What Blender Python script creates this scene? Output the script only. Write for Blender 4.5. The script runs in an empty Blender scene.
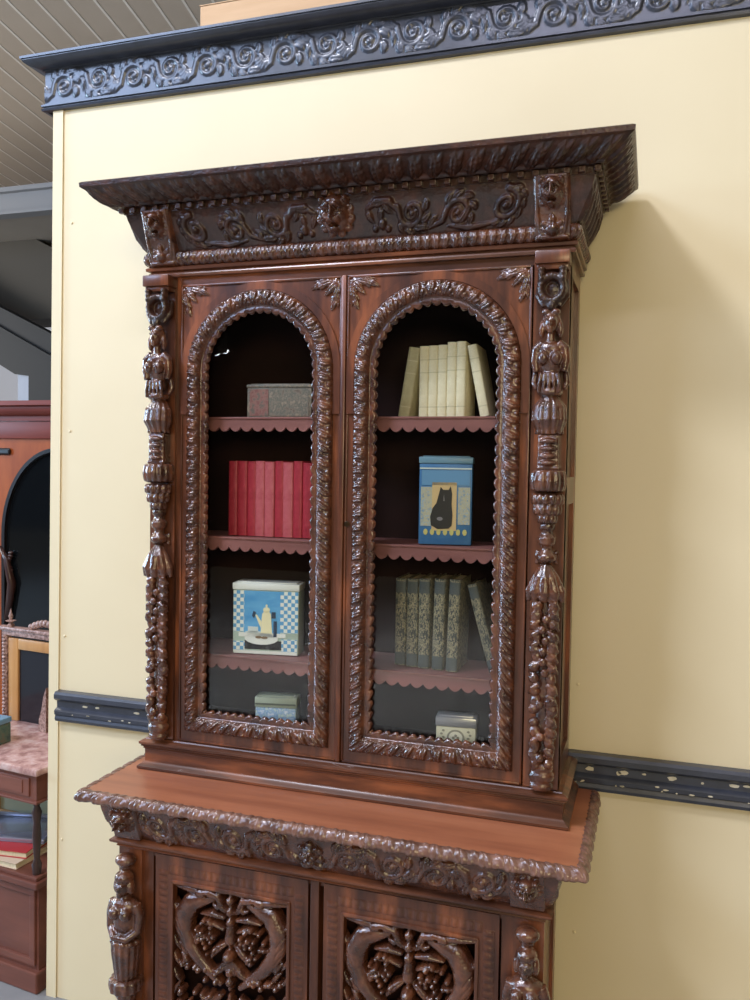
import bpy, bmesh, math, random
import numpy as np
from mathutils import Vector, Matrix
PI = math.pi
C = bpy.context.scene.collection
rnd = random.Random(7)

# ------------------------------------------------------------------ basics
def tag(o, label=None, cat=None, group=None, kind=None):
    if label: o['label'] = label
    if cat: o['category'] = cat
    if group: o['group'] = group
    if kind: o['kind'] = kind
    return o

def empty(name, loc=(0, 0, 0), rz=0.0, parent=None, ry=0.0):
    o = bpy.data.objects.new(name, None)
    o.empty_display_size = .05
    o.location = loc
    o.rotation_euler = (0, ry, rz)
    o.parent = parent
    C.objects.link(o)
    return o

def link(name, me, mat, parent=None, smooth=None, loc=(0, 0, 0)):
    mats = mat if isinstance(mat, (list, tuple)) else [mat]
    for m in mats: me.materials.append(m)
    if smooth is not None:
        me.polygons.foreach_set('use_smooth', [True] * len(me.polygons))
        if smooth < 179:
            me.set_sharp_from_angle(angle=math.radians(smooth))
    o = bpy.data.objects.new(name, me)
    o.location = loc
    C.objects.link(o)
    o.parent = parent
    return o

def obj(name, bm, mat, parent=None, smooth=None, loc=(0, 0, 0), recalc=True):
    if recalc: bmesh.ops.recalc_face_normals(bm, faces=bm.faces)
    me = bpy.data.meshes.new(name)
    bm.to_mesh(me); bm.free()
    return link(name, me, mat, parent, smooth, loc)

def box(bm, x0, x1, y0, y1, z0, z1, bev=0.0, mi=0, M=None):
    v = [bm.verts.new(p) for p in ((x0,y0,z0),(x1,y0,z0),(x1,y1,z0),(x0,y1,z0),(x0,y0,z1),(x1,y0,z1),(x1,y1,z1),(x0,y1,z1))]
    fs = [bm.faces.new([v[i] for i in q]) for q in ((3,2,1,0),(4,5,6,7),(0,1,5,4),(1,2,6,5),(2,3,7,6),(3,0,4,7))]
    for f in fs: f.material_index = mi
    if M is not None:
        for q in v: q.co = M @ q.co
    if bev > 0:
        es = list({e for f in fs for e in f.edges})
        bmesh.ops.bevel(bm, geom=es, offset=bev, segments=2, affect='EDGES', profile=.5)

def prism(bm, poly, y0, y1, mi=0, axis='y'):
    """extrude a polygon given in (x,z) from y0 to y1 (or (x,y) along z)"""
    def P(a, b, c): return (a, c, b) if axis == 'y' else ((a, b, c) if axis == 'z' else (c, a, b))
    A = [bm.verts.new(P(a, b, y0)) for a, b in poly]
    B = [bm.verts.new(P(a, b, y1)) for a, b in poly]
    fs = [bm.faces.new(A[::-1]), bm.faces.new(B)]
    n = len(poly)
    for i in range(n): fs.append(bm.faces.new((A[i], A[(i+1) % n], B[(i+1) % n], B[i])))
    for f in fs: f.material_index = mi

def ell(bm, x, y, z, rx, ry, rz, seg=14, rot=0.0):
    M = Matrix.Translation((x, y, z)) @ Matrix.Rotation(rot, 4, 'Y') @ Matrix.Diagonal((rx, ry, rz, 1))
    bmesh.ops.create_uvsphere(bm, u_segments=seg, v_segments=max(6, seg//2+2), radius=1, matrix=M)

def tube(bm, pts, rad, seg=10):
    rings = []
    pts = [Vector(p) for p in pts]
    for i, p in enumerate(pts):
        d = (pts[min(i+1, len(pts)-1)] - pts[max(i-1, 0)]).normalized()
        a = d.orthogonal().normalized() if i == 0 else (prev - d * prev.dot(d)).normalized()
        prev = a
        b = d.cross(a)
        r = rad[i] if isinstance(rad, (list, tuple)) else rad
        rings.append([bm.verts.new(p + (a*math.cos(2*PI*k/seg) + b*math.sin(2*PI*k/seg))*r) for k in range(seg)])
    for A, B in zip(rings, rings[1:]):
        for k in range(seg): bm.faces.new((A[k], A[(k+1) % seg], B[(k+1) % seg], B[k]))
    bm.faces.new(rings[0][::-1]); bm.faces.new(rings[-1])

def lathe(bm, x, y, prof, seg=24, flute=0, fd=0.0, sy=1.0):
    """prof: list of (z, r)"""
    rings = []
    for z, r in prof:
        R = []
        for k in range(seg):
            a = 2*PI*k/seg
            rr = r * (1 + fd * abs(math.cos(a*flute/2))) if flute else r
            R.append(bm.verts.new((x + rr*math.cos(a), y + rr*math.sin(a)*sy, z)))
        rings.append(R)
    for A, B in zip(rings, rings[1:]):
        for k in range(seg): bm.faces.new((A[k], A[(k+1) % seg], B[(k+1) % seg], B[k]))
    bm.faces.new(rings[0][::-1]); bm.faces.new(rings[-1])

def fuse(o, voxel=.0026, sm=3):
    m = o.modifiers.new('fuse', 'REMESH'); m.mode = 'VOXEL'; m.voxel_size = voxel; m.use_smooth_shade = True
    if sm:
        s = o.modifiers.new('soften', 'SMOOTH'); s.iterations = sm; s.factor = .5
    return o

# ------------------------------------------------------------------ materials
def newmat(name):
    m = bpy.data.materials.new(name); m.use_nodes = True
    nt = m.node_tree; b = nt.nodes['Principled BSDF']
    return m, nt, b

def srgb(r, g, b):
    f = lambda c: (c/255/12.92) if c/255 <= .04045 else ((c/255+.055)/1.055)**2.4
    return (f(r), f(g), f(b), 1)

def plain(name, col, rough=.5, metal=0, spec=.5):
    m, nt, b = newmat(name)
    b.inputs['Base Color'].default_value = col
    b.inputs['Roughness'].default_value = rough
    b.inputs['Metallic'].default_value = metal
    b.inputs['Specular IOR Level'].default_value = spec
    return m

def mottled(name, stops, scale=(8, 8, 8), rough=.5, detail=6, bump=0.0, fine=0.0, spec=.5, coat=0.0, nrough=.6, kind='noise', bscale=None, coatrough=.15):
    m, nt, b = newmat(name)
    N = nt.nodes.new; L = nt.links.new
    tc = N('ShaderNodeTexCoord'); mp = N('ShaderNodeMapping'); mp.inputs['Scale'].default_value = scale
    L(tc.outputs['Object'], mp.inputs['Vector'])
    if kind == 'noise':
        tx = N('ShaderNodeTexNoise'); tx.inputs['Scale'].default_value = 1; tx.inputs['Detail'].default_value = detail; tx.inputs['Roughness'].default_value = nrough
        out = tx.outputs['Fac']
    elif kind == 'checker':
        tx = N('ShaderNodeTexChecker'); tx.inputs['Scale'].default_value = 1; out = tx.outputs['Fac']
    else:
        tx = N('ShaderNodeTexVoronoi'); tx.inputs['Scale'].default_value = 1; out = tx.outputs['Distance']
    L(mp.outputs[0], tx.inputs['Vector'])
    cr = N('ShaderNodeValToRGB'); el = cr.color_ramp.elements
    el[0].position, el[0].color = stops[0]; el[1].position, el[1].color = stops[-1]
    for p, c in stops[1:-1]:
        e = el.new(p); e.color = c
    if kind == 'checker': cr.color_ramp.interpolation = 'CONSTANT'
    L(out, cr.inputs[0]); L(cr.outputs[0], b.inputs['Base Color'])
    b.inputs['Roughness'].default_value = rough
    b.inputs['Specular IOR Level'].default_value = spec
    b.inputs['Coat Weight'].default_value = coat
    b.inputs['Coat Roughness'].default_value = coatrough
    if bump:
        bp = N('ShaderNodeBump'); bp.inputs['Strength'].default_value = bump; bp.inputs['Distance'].default_value = .001
        L(out, bp.inputs['Height']); L(bp.outputs[0], b.inputs['Normal'])
        if fine:
            n2 = N('ShaderNodeTexNoise'); n2.inputs['Scale'].default_value = 130; n2.inputs['Detail'].default_value = 3
            L(tc.outputs['Object'], n2.inputs['Vector'])
            b2 = N('ShaderNodeBump'); b2.inputs['Strength'].default_value = fine; b2.inputs['Distance'].default_value = .003
            L(n2.outputs['Fac'], b2.inputs['Height']); L(bp.outputs[0], b2.inputs['Normal'])
            L(b2.outputs[0], b.inputs['Normal']); L(b2.outputs[0], b.inputs['Coat Normal'])
    return m

WOOD = mottled('polished_oak', [(.3, srgb(56, 29, 19)), (.5, srgb(96, 54, 34)), (.72, srgb(154, 88, 52))], (18, 18, 3), .34, bump=.25, coat=.3, coatrough=.2)
WOODH = mottled('polished_oak_rail', [(.3, srgb(54, 29, 19)), (.5, srgb(92, 53, 34)), (.72, srgb(148, 86, 52))], (3, 18, 18), .34, bump=.25, coat=.3, coatrough=.2)
CARVE = mottled('carved_oak', [(.3, srgb(52, 29, 20)), (.5, srgb(82, 47, 32)), (.72, srgb(120, 71, 45))], (22, 22, 22), .25, bump=.25, fine=.5, coat=.9, coatrough=.18)
DARK = mottled('dark_stained_oak', [(.3, srgb(38, 22, 17)), (.5, srgb(58, 34, 25)), (.72, srgb(84, 49, 35))], (22, 22, 22), .32, bump=.25, fine=.5, coat=.25, coatrough=.2)
EDGE = mottled('worn_carved_edge', [(.3, srgb(84, 56, 46)), (.5, srgb(112, 78, 64)), (.72, srgb(140, 100, 84))], (22, 22, 22), .3, bump=.25, fine=.4, coat=.6)
TOPW = mottled('oak_tabletop', [(.3, srgb(134, 78, 54)), (.5, srgb(160, 98, 68)), (.72, srgb(180, 116, 82))], (1.2, 10, 10), .38, bump=.15, coat=.2, coatrough=.25)
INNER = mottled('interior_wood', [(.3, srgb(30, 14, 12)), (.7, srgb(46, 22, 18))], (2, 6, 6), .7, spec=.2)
SHELFW = mottled('shelf_wood', [(.3, srgb(112, 68, 62)), (.7, srgb(146, 94, 86))], (2, 12, 12), .5)

def make_wall():
    m, nt, b = newmat('cream_wall_paint'); N = nt.nodes.new; L = nt.links.new
    tc = N('ShaderNodeTexCoord'); n = N('ShaderNodeTexNoise'); n.inputs['Scale'].default_value = 1.6; n.inputs['Detail'].default_value = 3
    L(tc.outputs['Object'], n.inputs['Vector'])
    cr = N('ShaderNodeValToRGB'); el = cr.color_ramp.elements
    el[0].position = .3; el[0].color = srgb(224, 209, 172); el[1].position = .7; el[1].color = srgb(230, 216, 180)
    L(n.outputs['Fac'], cr.inputs[0]); L(cr.outputs[0], b.inputs['Base Color'])
    n2 = N('ShaderNodeTexNoise'); n2.inputs['Scale'].default_value = 260; L(tc.outputs['Object'], n2.inputs['Vector'])
    bp = N('ShaderNodeBump'); bp.inputs['Strength'].default_value = .06; bp.inputs['Distance'].default_value = .001
    L(n2.outputs['Fac'], bp.inputs['Height']); L(bp.outputs[0], b.inputs['Normal'])
    b.inputs['Roughness'].default_value = .55
    return m
WALL = make_wall()
BLACK = mottled('black_painted_moulding', [(.3, srgb(50, 53, 62)), (.7, srgb(64, 68, 80))], (20, 20, 20), .34, bump=.1, coat=.3)
CREAM = mottled('bare_cream_wood', [(.3, srgb(200, 190, 160)), (.7, srgb(226, 218, 196))], (60, 60, 60), .7)

def make_glass():
    m = bpy.data.materials.new('door_glass'); m.use_nodes = True; nt = m.node_tree
    for n in list(nt.nodes): nt.nodes.remove(n)
    N = nt.nodes.new; L = nt.links.new
    o = N('ShaderNodeOutputMaterial'); mx = N('ShaderNodeMixShader'); t = N('ShaderNodeBsdfTransparent'); g = N('ShaderNodeBsdfGlossy')
    t.inputs['Color'].default_value = (.975, .985, .98, 1)
    g.inputs['Roughness'].default_value = .015
    f = N('ShaderNodeFresnel'); ge = N('ShaderNodeNewGeometry'); mr = N('ShaderNodeMapRange')
    mr.inputs['To Min'].default_value = 1.45; mr.inputs['To Max'].default_value = 1/1.45   # same reflectance from both faces
    L(ge.outputs['Backfacing'], mr.inputs['Value']); L(mr.outputs[0], f.inputs['IOR'])
    L(f.outputs[0], mx.inputs[0]); L(t.outputs[0], mx.inputs[1]); L(g.outputs[0], mx.inputs[2]); L(mx.outputs[0], o.inputs[0])
    return m
GLASS = make_glass()

# ------------------------------------------------------------------ relief engine
class Relief:
    def __init__(s, w, h, res=.0022):
        s.w, s.h = w, h
        s.nx = max(2, int(round(w/res))+1); s.ny = max(2, int(round(h/res))+1)
        s.u = np.linspace(-w/2, w/2, s.nx); s.v = np.linspace(-h/2, h/2, s.ny)
        s.H = np.zeros((s.ny, s.nx))
    def _win(s, x0, x1, y0, y1):
        i0, i1 = np.searchsorted(s.u, [x0, x1]); j0, j1 = np.searchsorted(s.v, [y0, y1])
        return i0, i1, j0, j1
    def stroke(s, pts, rad, k=.7, cut=False, base=0.0):
        n = len(pts)
        if not isinstance(rad, (list, tuple)): rad = [rad]*n
        if len(rad) != n:
            rad = list(np.interp(np.linspace(0, 1, n), np.linspace(0, 1, len(rad)), rad))
        for a in range(n-1):
            (x0, y0), (x1, y1) = pts[a], pts[a+1]; r0, r1 = rad[a], rad[a+1]; R = max(r0, r1)
            i0, i1, j0, j1 = s._win(min(x0, x1)-R, max(x0, x1)+R, min(y0, y1)-R, max(y0, y1)+R)
            if i1 <= i0 or j1 <= j0: continue
            U, V = np.meshgrid(s.u[i0:i1], s.v[j0:j1])
            dx, dy = x1-x0, y1-y0; l2 = dx*dx+dy*dy+1e-12
            t = np.clip(((U-x0)*dx+(V-y0)*dy)/l2, 0, 1)
            d2 = (U-x0-t*dx)**2+(V-y0-t*dy)**2; r = r0+(r1-r0)*t
            h = k*np.sqrt(np.clip(r*r-d2, 0, None))
            sl = s.H[j0:j1, i0:i1]
            if cut:
                sl[:] = np.minimum(sl, np.where(h > 0, np.maximum(sl-h, base), sl))
            else:
                sl[:] = np.maximum(sl, np.where(h > 0, h+base, 0))
    def blob(s, x, y, rx, ry, h, rot=0.0, cut=False, add=False):
        R = max(rx, ry); i0, i1, j0, j1 = s._win(x-R, x+R, y-R, y+R)
        if i1 <= i0 or j1 <= j0: return
        U, V = np.meshgrid(s.u[i0:i1]-x, s.v[j0:j1]-y)
        c, q = math.cos(rot), math.sin(rot)
        e = ((U*c+V*q)/rx)**2+((-U*q+V*c)/ry)**2
        g = h*np.sqrt(np.clip(1-e, 0, None)); sl = s.H[j0:j1, i0:i1]
        if cut: sl -= g
        elif add: sl += g
        else: sl[:] = np.maximum(sl, g)
    def leaf(s, x, y, ang, L, w, k=.8, vein=True, bend=0.0, base=0.0):
        n = 7; pts = []; px, py = x, y
        for i in range(n):
            pts.append((px, py)); a = ang+bend*i/(n-1)
            px += math.cos(a)*L/(n-1); py += math.sin(a)*L/(n-1)
        rr = [w*q for q in (.35, .75, 1, 1, .8, .5, .15)]
        s.stroke(pts, rr, k, base=base)
        if vein: s.stroke(pts[:-1], w*.22, .9, cut=True)
    def spiral(s, cx, cy, R, a0, turns, hand=1, r0=.008, r1=.004, k=.9):
        n = int(14*turns)+2; pts = []
        for i in range(n):
            t = i/(n-1); rr = R*(1-t*.82); a = a0+hand*2*PI*turns*t
            pts.append((cx+rr*math.cos(a), cy+rr*math.sin(a)))
        s.stroke(pts, list(np.linspace(r0, r1, n)), k)
        s.blob(cx, cy, r1*1.9, r1*1.9, r1*1.9)
        return pts
    def rinceau(s, x0, p, n, R, yc=0.0, d=1, r0=.008, leaf=.022, flip=0, lw=.008):
        """a running scroll of n spirals from x0 in direction d"""
        prev = None
        for i in range(n):
            cx = x0+d*(i+.5)*p; up = 1 if (i+flip) % 2 == 0 else -1
            cy = yc-up*R*.1
            a0 = PI/2*up+PI/2 - (0 if d > 0 else PI) - up*.0
            start = (cx-d*R, cy)
            a0 = math.atan2(0, -d)
            pts = s.spiral(cx, cy, R, a0, 1.6, hand=-up*d, r0=r0, r1=r0*.5)
            st = (cx-d*p*.62, cy-up*R*.95)
            s.stroke([st, (cx-d*(R+.006), cy-up*R*.5), (cx-d*R, cy)], [r0*.5, r0, r0], .9)
            for a in (.5, 1.15, 1.8, 2.5, 3.3):
                ang = math.atan2(0, -d) - up*d*a*1.0
                bx, by = cx+R*math.cos(ang), cy+R*math.sin(ang)
                s.leaf(bx, by, ang-up*d*.9, leaf*(1.05-.08*a), lw, bend=-up*d*1.2)
            s.leaf(st[0], st[1], math.atan2(up*.35, -d), leaf*1.1, lw, bend=up*d*.9)
            s.leaf(st[0], st[1], math.atan2(up*1.1, d*.4), leaf*1.2, lw*.9, bend=-up*d*.8)
            for q in range(4):
                aa = q*PI/2+.4
                s.blob(cx+R*.34*math.cos(aa), cy+R*.34*math.sin(aa), r0*.55, r0*.55, r0*.5)
    def lion(s, x, y, q, hs=1.0):
        """grotesque mask, q = half height"""
        for i in range(12):
            a = 2*PI*(i+.5)/12
            s.leaf(x+q*.5*math.cos(a), y+q*.5*math.sin(a), a, q*.50, q*.26, .8*hs, vein=True, bend=.5*(1 if math.cos(a) > 0 else -1))
        s.blob(x, y, q*.80, q*.92, q*.62*hs)
        s.blob(x, y+q*.50, q*.5, q*.32, q*.16, add=True)
        for e in (-1, 1):
            s.blob(x+e*q*.30, y+q*.30, q*.26, q*.12, q*.26*hs, rot=-e*.35, add=True)
            s.blob(x+e*q*.29, y+q*.10, q*.17, q*.09, q*.20, cut=True)
            s.blob(x+e*q*.29, y+q*.10, q*.085, q*.06, q*.2, add=True)
            s.blob(x+e*q*.44, y-q*.14, q*.24, q*.2, q*.2*hs, add=True)
            s.blob(x+e*q*.18, y-q*.34, q*.24, q*.15, q*.28*hs, add=True)
            s.blob(x+e*q*.62, y+q*.62, q*.2, q*.24, q*.5*hs)
        s.blob(x, y-q*.02, q*.12, q*.34, q*.36*hs, add=True)
        s.blob(x, y-q*.18, q*.21, q*.12, q*.24*hs, add=True)
        s.blob(x, y-q*.55, q*.28, q*.08, q*.35, cut=True)
        s.blob(x, y-q*.74, q*.24, q*.13, q*.24*hs, add=True)
        s.H[:] = np.maximum(s.H, 0)

def grid_mesh(name, P, mat, parent=None, mask=None, sm=180):
    """P: (ny,nx,3) array of points"""
    ny, nx = P.shape[:2]
    idx = np.arange(ny*nx).reshape(ny, nx)
    q = np.stack([idx[:-1, :-1], idx[:-1, 1:], idx[1:, 1:], idx[1:, :-1]], -1)
    q = q.reshape(-1, 4) if mask is None else q[mask]
    me = bpy.data.meshes.new(name)
    me.vertices.add(ny*nx); me.vertices.foreach_set('co', P.reshape(-1).astype('f4'))
    me.loops.add(len(q)*4); me.loops.foreach_set('vertex_index', q.reshape(-1).astype('i4'))
    me.polygons.add(len(q)); me.polygons.foreach_set('loop_start', np.arange(0, len(q)*4, 4, dtype='i4'))
    me.update(calc_edges=True); me.validate()
    return link(name, me, mat, parent, sm)

def flat_relief(name, rel, cx, y, cz, mat, parent, base=0.0, rx=0.0, scale=1.0):
    """relief standing on a vertical plane facing -y"""
    U, V = np.meshgrid(rel.u, rel.v)
    P = np.stack([cx+U, y-base-rel.H*scale, cz+V], -1)
    # turn the rim back so the slab has thickness
    P[0, :, 1] = y+.001; P[-1, :, 1] = y+.001; P[:, 0, 1] = y+.001; P[:, -1, 1] = y+.001
    return grid_mesh(name, P, mat, parent)

def resample(prof, n):
    p = np.array(prof, float); d = np.r_[0, np.cumsum(np.hypot(*np.diff(p, axis=0).T))]
    t = np.linspace(0, d[-1], n)
    return np.stack([np.interp(t, d, p[:, 0]), np.interp(t, d, p[:, 1])], -1), d[-1]

def smooth_prof(prof, it=2):
    p = [np.array(q, float) for q in prof]
    for _ in range(it):
        o = [p[0]]
        for a, b in zip(p, p[1:]): o += [a*.75+b*.25, a*.25+b*.75]
        o.append(p[-1]); p = o
    return p

def band(name, xb, yf, prof, mat, parent, tile=None, period=.04, sides='lfr', yend=-.03, rows=None, amp=1.0, relief=None, xl=None, sm=40):
    """moulding swept round the three free sides of a carcase with mitred corners.
    prof = (outward offset, height) from bottom to top; tile = (rows, cols) relief sampled along the length"""
    if tile is None and relief is None:
        pr = np.array(prof, float)
        d = np.gradient(pr, axis=0)
    else:
        rows = rows or (tile.shape[0] if tile is not None else relief.ny)
        pr, _ = resample(prof, rows)
        d = np.gradient(pr, axis=0)
    nrm = np.stack([d[:, 1], -d[:, 0]], -1); nrm /= np.linalg.norm(nrm, axis=1)[:, None]+1e-9
    blocks = []
    for sd in sides:
        o = pr[:, 0]
        if sd == 'f':
            L = 2*xb; A = -(xb+o); B = xb+o
        elif sd == 'r':
            L = abs(yf-yend); A = yf-o; B = np.full_like(o, yend)
        else:
            L = abs(yf-yend); A = np.full_like(o, yend); B = yf-o
        Lm = L+(2 if sd == 'f' else 1)*o.mean()
        if relief is not None and sd == 'f':
            nc = relief.nx; H = relief.H
        elif tile is not None:
            k = max(1, round(Lm/period)); tc = tile.shape[1]; nc = k*tc+1
            H = tile[:, np.arange(nc) % tc]*amp
            if sd == 'l': H = H[:, ::-1]
        else:
            nc = 2; H = np.zeros((len(pr), 2))
        t = np.linspace(0, 1, nc)[None, :]
        fade = np.clip(np.minimum(t, 1-t)*Lm/.008, 0, 1) if nc > 2 else np.zeros((1, nc))
        H = H*fade
        S = A[:, None]*(1-t)+B[:, None]*t
        off = H*nrm[:, :1]; zz = pr[:, 1][:, None]+H*nrm[:, 1:]
        oo = o[:, None]+off
        if sd == 'f': P = np.stack([S, yf-oo, zz], -1)
        elif sd == 'r': P = np.stack([xb+oo, S, zz], -1)
        else: P = np.stack([-(xb+oo), S, zz], -1)
        blocks.append(P)
    V = []; F = []; base = 0
    for P in blocks:
        ny, nx = P.shape[:2]; idx = np.arange(ny*nx).reshape(ny, nx)+base
        q = np.stack([idx[:-1, :-1], idx[:-1, 1:], idx[1:, 1:], idx[1:, :-1]], -1).reshape(-1, 4)
        V.append(P.reshape(-1, 3)); F.append(q); base += ny*nx
    V = np.concatenate(V); q = np.concatenate(F)
    me = bpy.data.meshes.new(name)
    me.vertices.add(len(V)); me.vertices.foreach_set('co', V.reshape(-1).astype('f4'))
    me.loops.add(len(q)*4); me.loops.foreach_set('vertex_index', q.reshape(-1).astype('i4'))
    me.polygons.add(len(q)); me.polygons.foreach_set('loop_start', np.arange(0, len(q)*4, 4, dtype='i4'))
    me.update(calc_edges=True); me.validate()
    return link(name, me, mat, parent, 180 if (tile is not None or relief is not None) else sm)

def tile_acanthus(w, h, res=.0022, lobes=3, k=.8, twist=0.0):
    """one upright leaf, periodic along its width"""
    r = Relief(3*w, h, res)
    n = r.nx//3
    for c in (-w, 0, w):
        r.leaf(c, -h*.48, PI/2+twist, h*.95, w*.30, k, bend=-twist)
        for e in (-1, 1):
            for i in range(lobes):
                y = -h*.42+h*.26*i
                r.leaf(c+e*w*.05, y, PI/2-e*(.62-.1*i)+twist, h*.42, w*.15, k, vein=False, bend=-e*.35)
    a = r.nx//2-n//2
    return r.H[:, a:a+n]

def tile_diag(w, h, res=.0022, k=.9):
    """overlapping curled leaves lying across a band, periodic"""
    r = Relief(3*w, h, res); n = r.nx//3
    for c in (-2*w, -w, 0, w, 2*w):
        r.leaf(c-w*.45, -h*.42, .95, h*1.0, w*.26, k, bend=.9)
        r.leaf(c-w*.10, -h*.40, .75, h*.55, w*.17, k, vein=False, bend=.6)
        r.leaf(c-w*.30, h*.02, .5, h*.45, w*.15, k, vein=False, bend=.8)
        r.blob(c+w*.32, h*.30, w*.14, w*.14, w*.14)
        r.blob(c+w*.30, -h*.34, w*.11, w*.11, w*.1)
    for c in (-2*w, -w, 0, w, 2*w):      # chip cuts that open the leaf edges
        r.stroke([(c+w*.02, -h*.5), (c+w*.30, -h*.15), (c+w*.62, h*.10)], w*.05, 1.6, cut=True)
        r.stroke([(c-w*.05, h*.5), (c+w*.05, h*.22), (c+w*.30, h*.12)], w*.05, 1.6, cut=True)
    a = r.nx//2-n//2
    return np.maximum(r.H[:, a:a+n], 0)

# ================================================================== SETTING
def wall_cornice():
    xl = -1.2
    def sweep(prof, rel=None, smooth=40, nm='trim_1', parent=None):
        pr = np.array(prof, float)
        if rel is not None: pr, _ = resample(prof, rel.ny)
        o, z = pr[:, 0], pr[:, 1]
        nx = rel.nx if rel is not None else 2
        t = np.linspace(0, 1, nx)[None, :]
        X = (xl-o)[:, None]*(1-t)+3.0*t
        H = rel.H if rel is not None else np.zeros((len(pr), 2))
        Pf = np.stack([X, -(o[:, None]+H), z[:, None]+0*t], -1)
        Xs = (xl-o)[:, None]+0*np.ones((1, 2)); Ys = np.stack([np.full_like(o, .12), -o], -1)
        Ps = np.stack([Xs, Ys, z[:, None]+0*Ys], -1)
        a = grid_mesh(nm, Pf, BLACK, parent, sm=180 if rel is not None else smooth)
        b = grid_mesh('end_return', Ps, BLACK, a, sm=smooth)
        return a
    crown = sweep([(.006, 3.208), (.012, 3.209), (.012, 3.213), (.022, 3.214), (.045, 3.218), (.054, 3.224), (.060, 3.231), (.060, 3.235), (.064, 3.235), (.064, 3.243), (0, 3.243), (-.12, 3.243)])
    tag(crown, 'black painted crown moulding along the top of the cream wall', kind='structure')
    rel = Relief(4.2, .106, .0030)
    rel.rinceau(-2.09, .135, 30, .043, 0, 1, .0085, .042, lw=.0125)
    for i in range(31):
        x = -2.09+i*.135; up = 1 if i % 2 else -1
        rel.leaf(x-.004, up*.046, -up*1.1, .045, .010, bend=up*.9); rel.leaf(x-.012, up*.046, PI+up*1.0, .036, .009, bend=-up*.9)
        rel.leaf(x, up*.020, -up*PI/2+.5, .05, .008, bend=-up*.8)
    rel.H = np.minimum(rel.H, .0035+.2*rel.H)
    fr = sweep([(.006, 3.102), (.006, 3.209)], rel, nm='trim_1')
    tag(fr, 'blue-black scrollwork frieze carved below the wall crown', kind='structure')
    lo = sweep([(0, 3.074), (.014, 3.076), (.016, 3.083), (.010, 3.086), (.010, 3.089), (.016, 3.090), (.016, 3.096), (.010, 3.097), (.010, 3.101), (.006, 3.102)])
    tag(lo, 'ribbed black lower moulding of the wall frieze', kind='structure')

def setting():
    bm = bmesh.new(); box(bm, -1.158, 3.0, 0, .12, 0, 3.08); box(bm, -1.19, 3.0, 0, .12, 3.08, 3.240)
    w = obj('wall_back', bm, WALL); tag(w, 'cream yellow partition wall behind the bookcase', kind='structure')
    bm = bmesh.new(); prism(bm, [(-1.200, 0), (-1.160, 0), (-1.134, 3.074), (-1.174, 3.074)], -.006, .12)
    tag(obj('trim_2', bm, WALL), 'cream corner batten at the free end of the partition', kind='structure')
    bm = bmesh.new()
    for x, z in ((-1.102, 2.697), (-1.108, 1.994), (-1.128, 1.287), (-1.139, .57), (.605, 1.285), (.612, .571)):
        ell(bm, x, -.0005, z, .005, .003, .005, 10)
    obj('screw_caps', bm, WALL, w, 180)
    wall_cornice()
    # dado rail: black reeded moulding
    prof = [(0, .992), (.022, .994), (.026, 1.004), (.022, 1.014), (.027, 1.018), (.029, 1.030), (.022, 1.037), (.013, 1.040), (.013, 1.062), (.022, 1.066), (.030, 1.074), (.030, 1.088), (.024, 1.096), (0, 1.098)]
    bm = bmesh.new()
    poly = [(-o, z) for o, z in prof]
    prism(bm, [(y, z) for y, z in poly], -1.15, 3.0, axis='x')
    d = obj('trim_3', bm, BLACK, None, 35); tag(d, 'black reeded rail with chipped paint across the wall', kind='structure')
    bm = bmesh.new(); r = random.Random(3)
    def chip(x, z, a, b, y=-.0135):
        n = 9; poly = [(x+a*(.7+.5*r.random())*math.cos(2*PI*i/n), z+b*(.7+.5*r.random())*math.sin(2*PI*i/n)) for i in range(n)]
        prism(bm, poly, y-.0008, y+.0005)
    for x, z, a, b in ((.645, 1.053, .012, .007), (.735, 1.053, .014, .006), (.722, 1.05, .007, .006), (.862, 1.053, .012, .006), (1.02, 1.053, .013, .006), (1.05, 1.056, .01, .003), (-1.035, 1.052, .012, .004), (-.985, 1.053, .010, .004), (-.83, 1.052, .012, .004), (.79, 1.055, .006, .003), (.94, 1.05, .004, .003)):
        chip(x, z, a, b)
    for i in range(60):
        chip(r.uniform(-1.1, 1.1), r.uniform(1.017, 1.03), r.uniform(.002, .008), r.uniform(.001, .0025), -.029)
    obj('chipped_patches', bm, CREAM, d)
    # floor
    fm = mottled('grey_concrete', [(.3, srgb(120, 120, 120)), (.7, srgb(150, 148, 146))], (1.5, 1.5, 1.5), .45, bump=.1)
    bm = bmesh.new(); box(bm, -16, 8, -12, 14, -.1, 0)
    tag(obj('floor', bm, fm), 'grey concrete hall floor', kind='structure')
setting()

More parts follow.
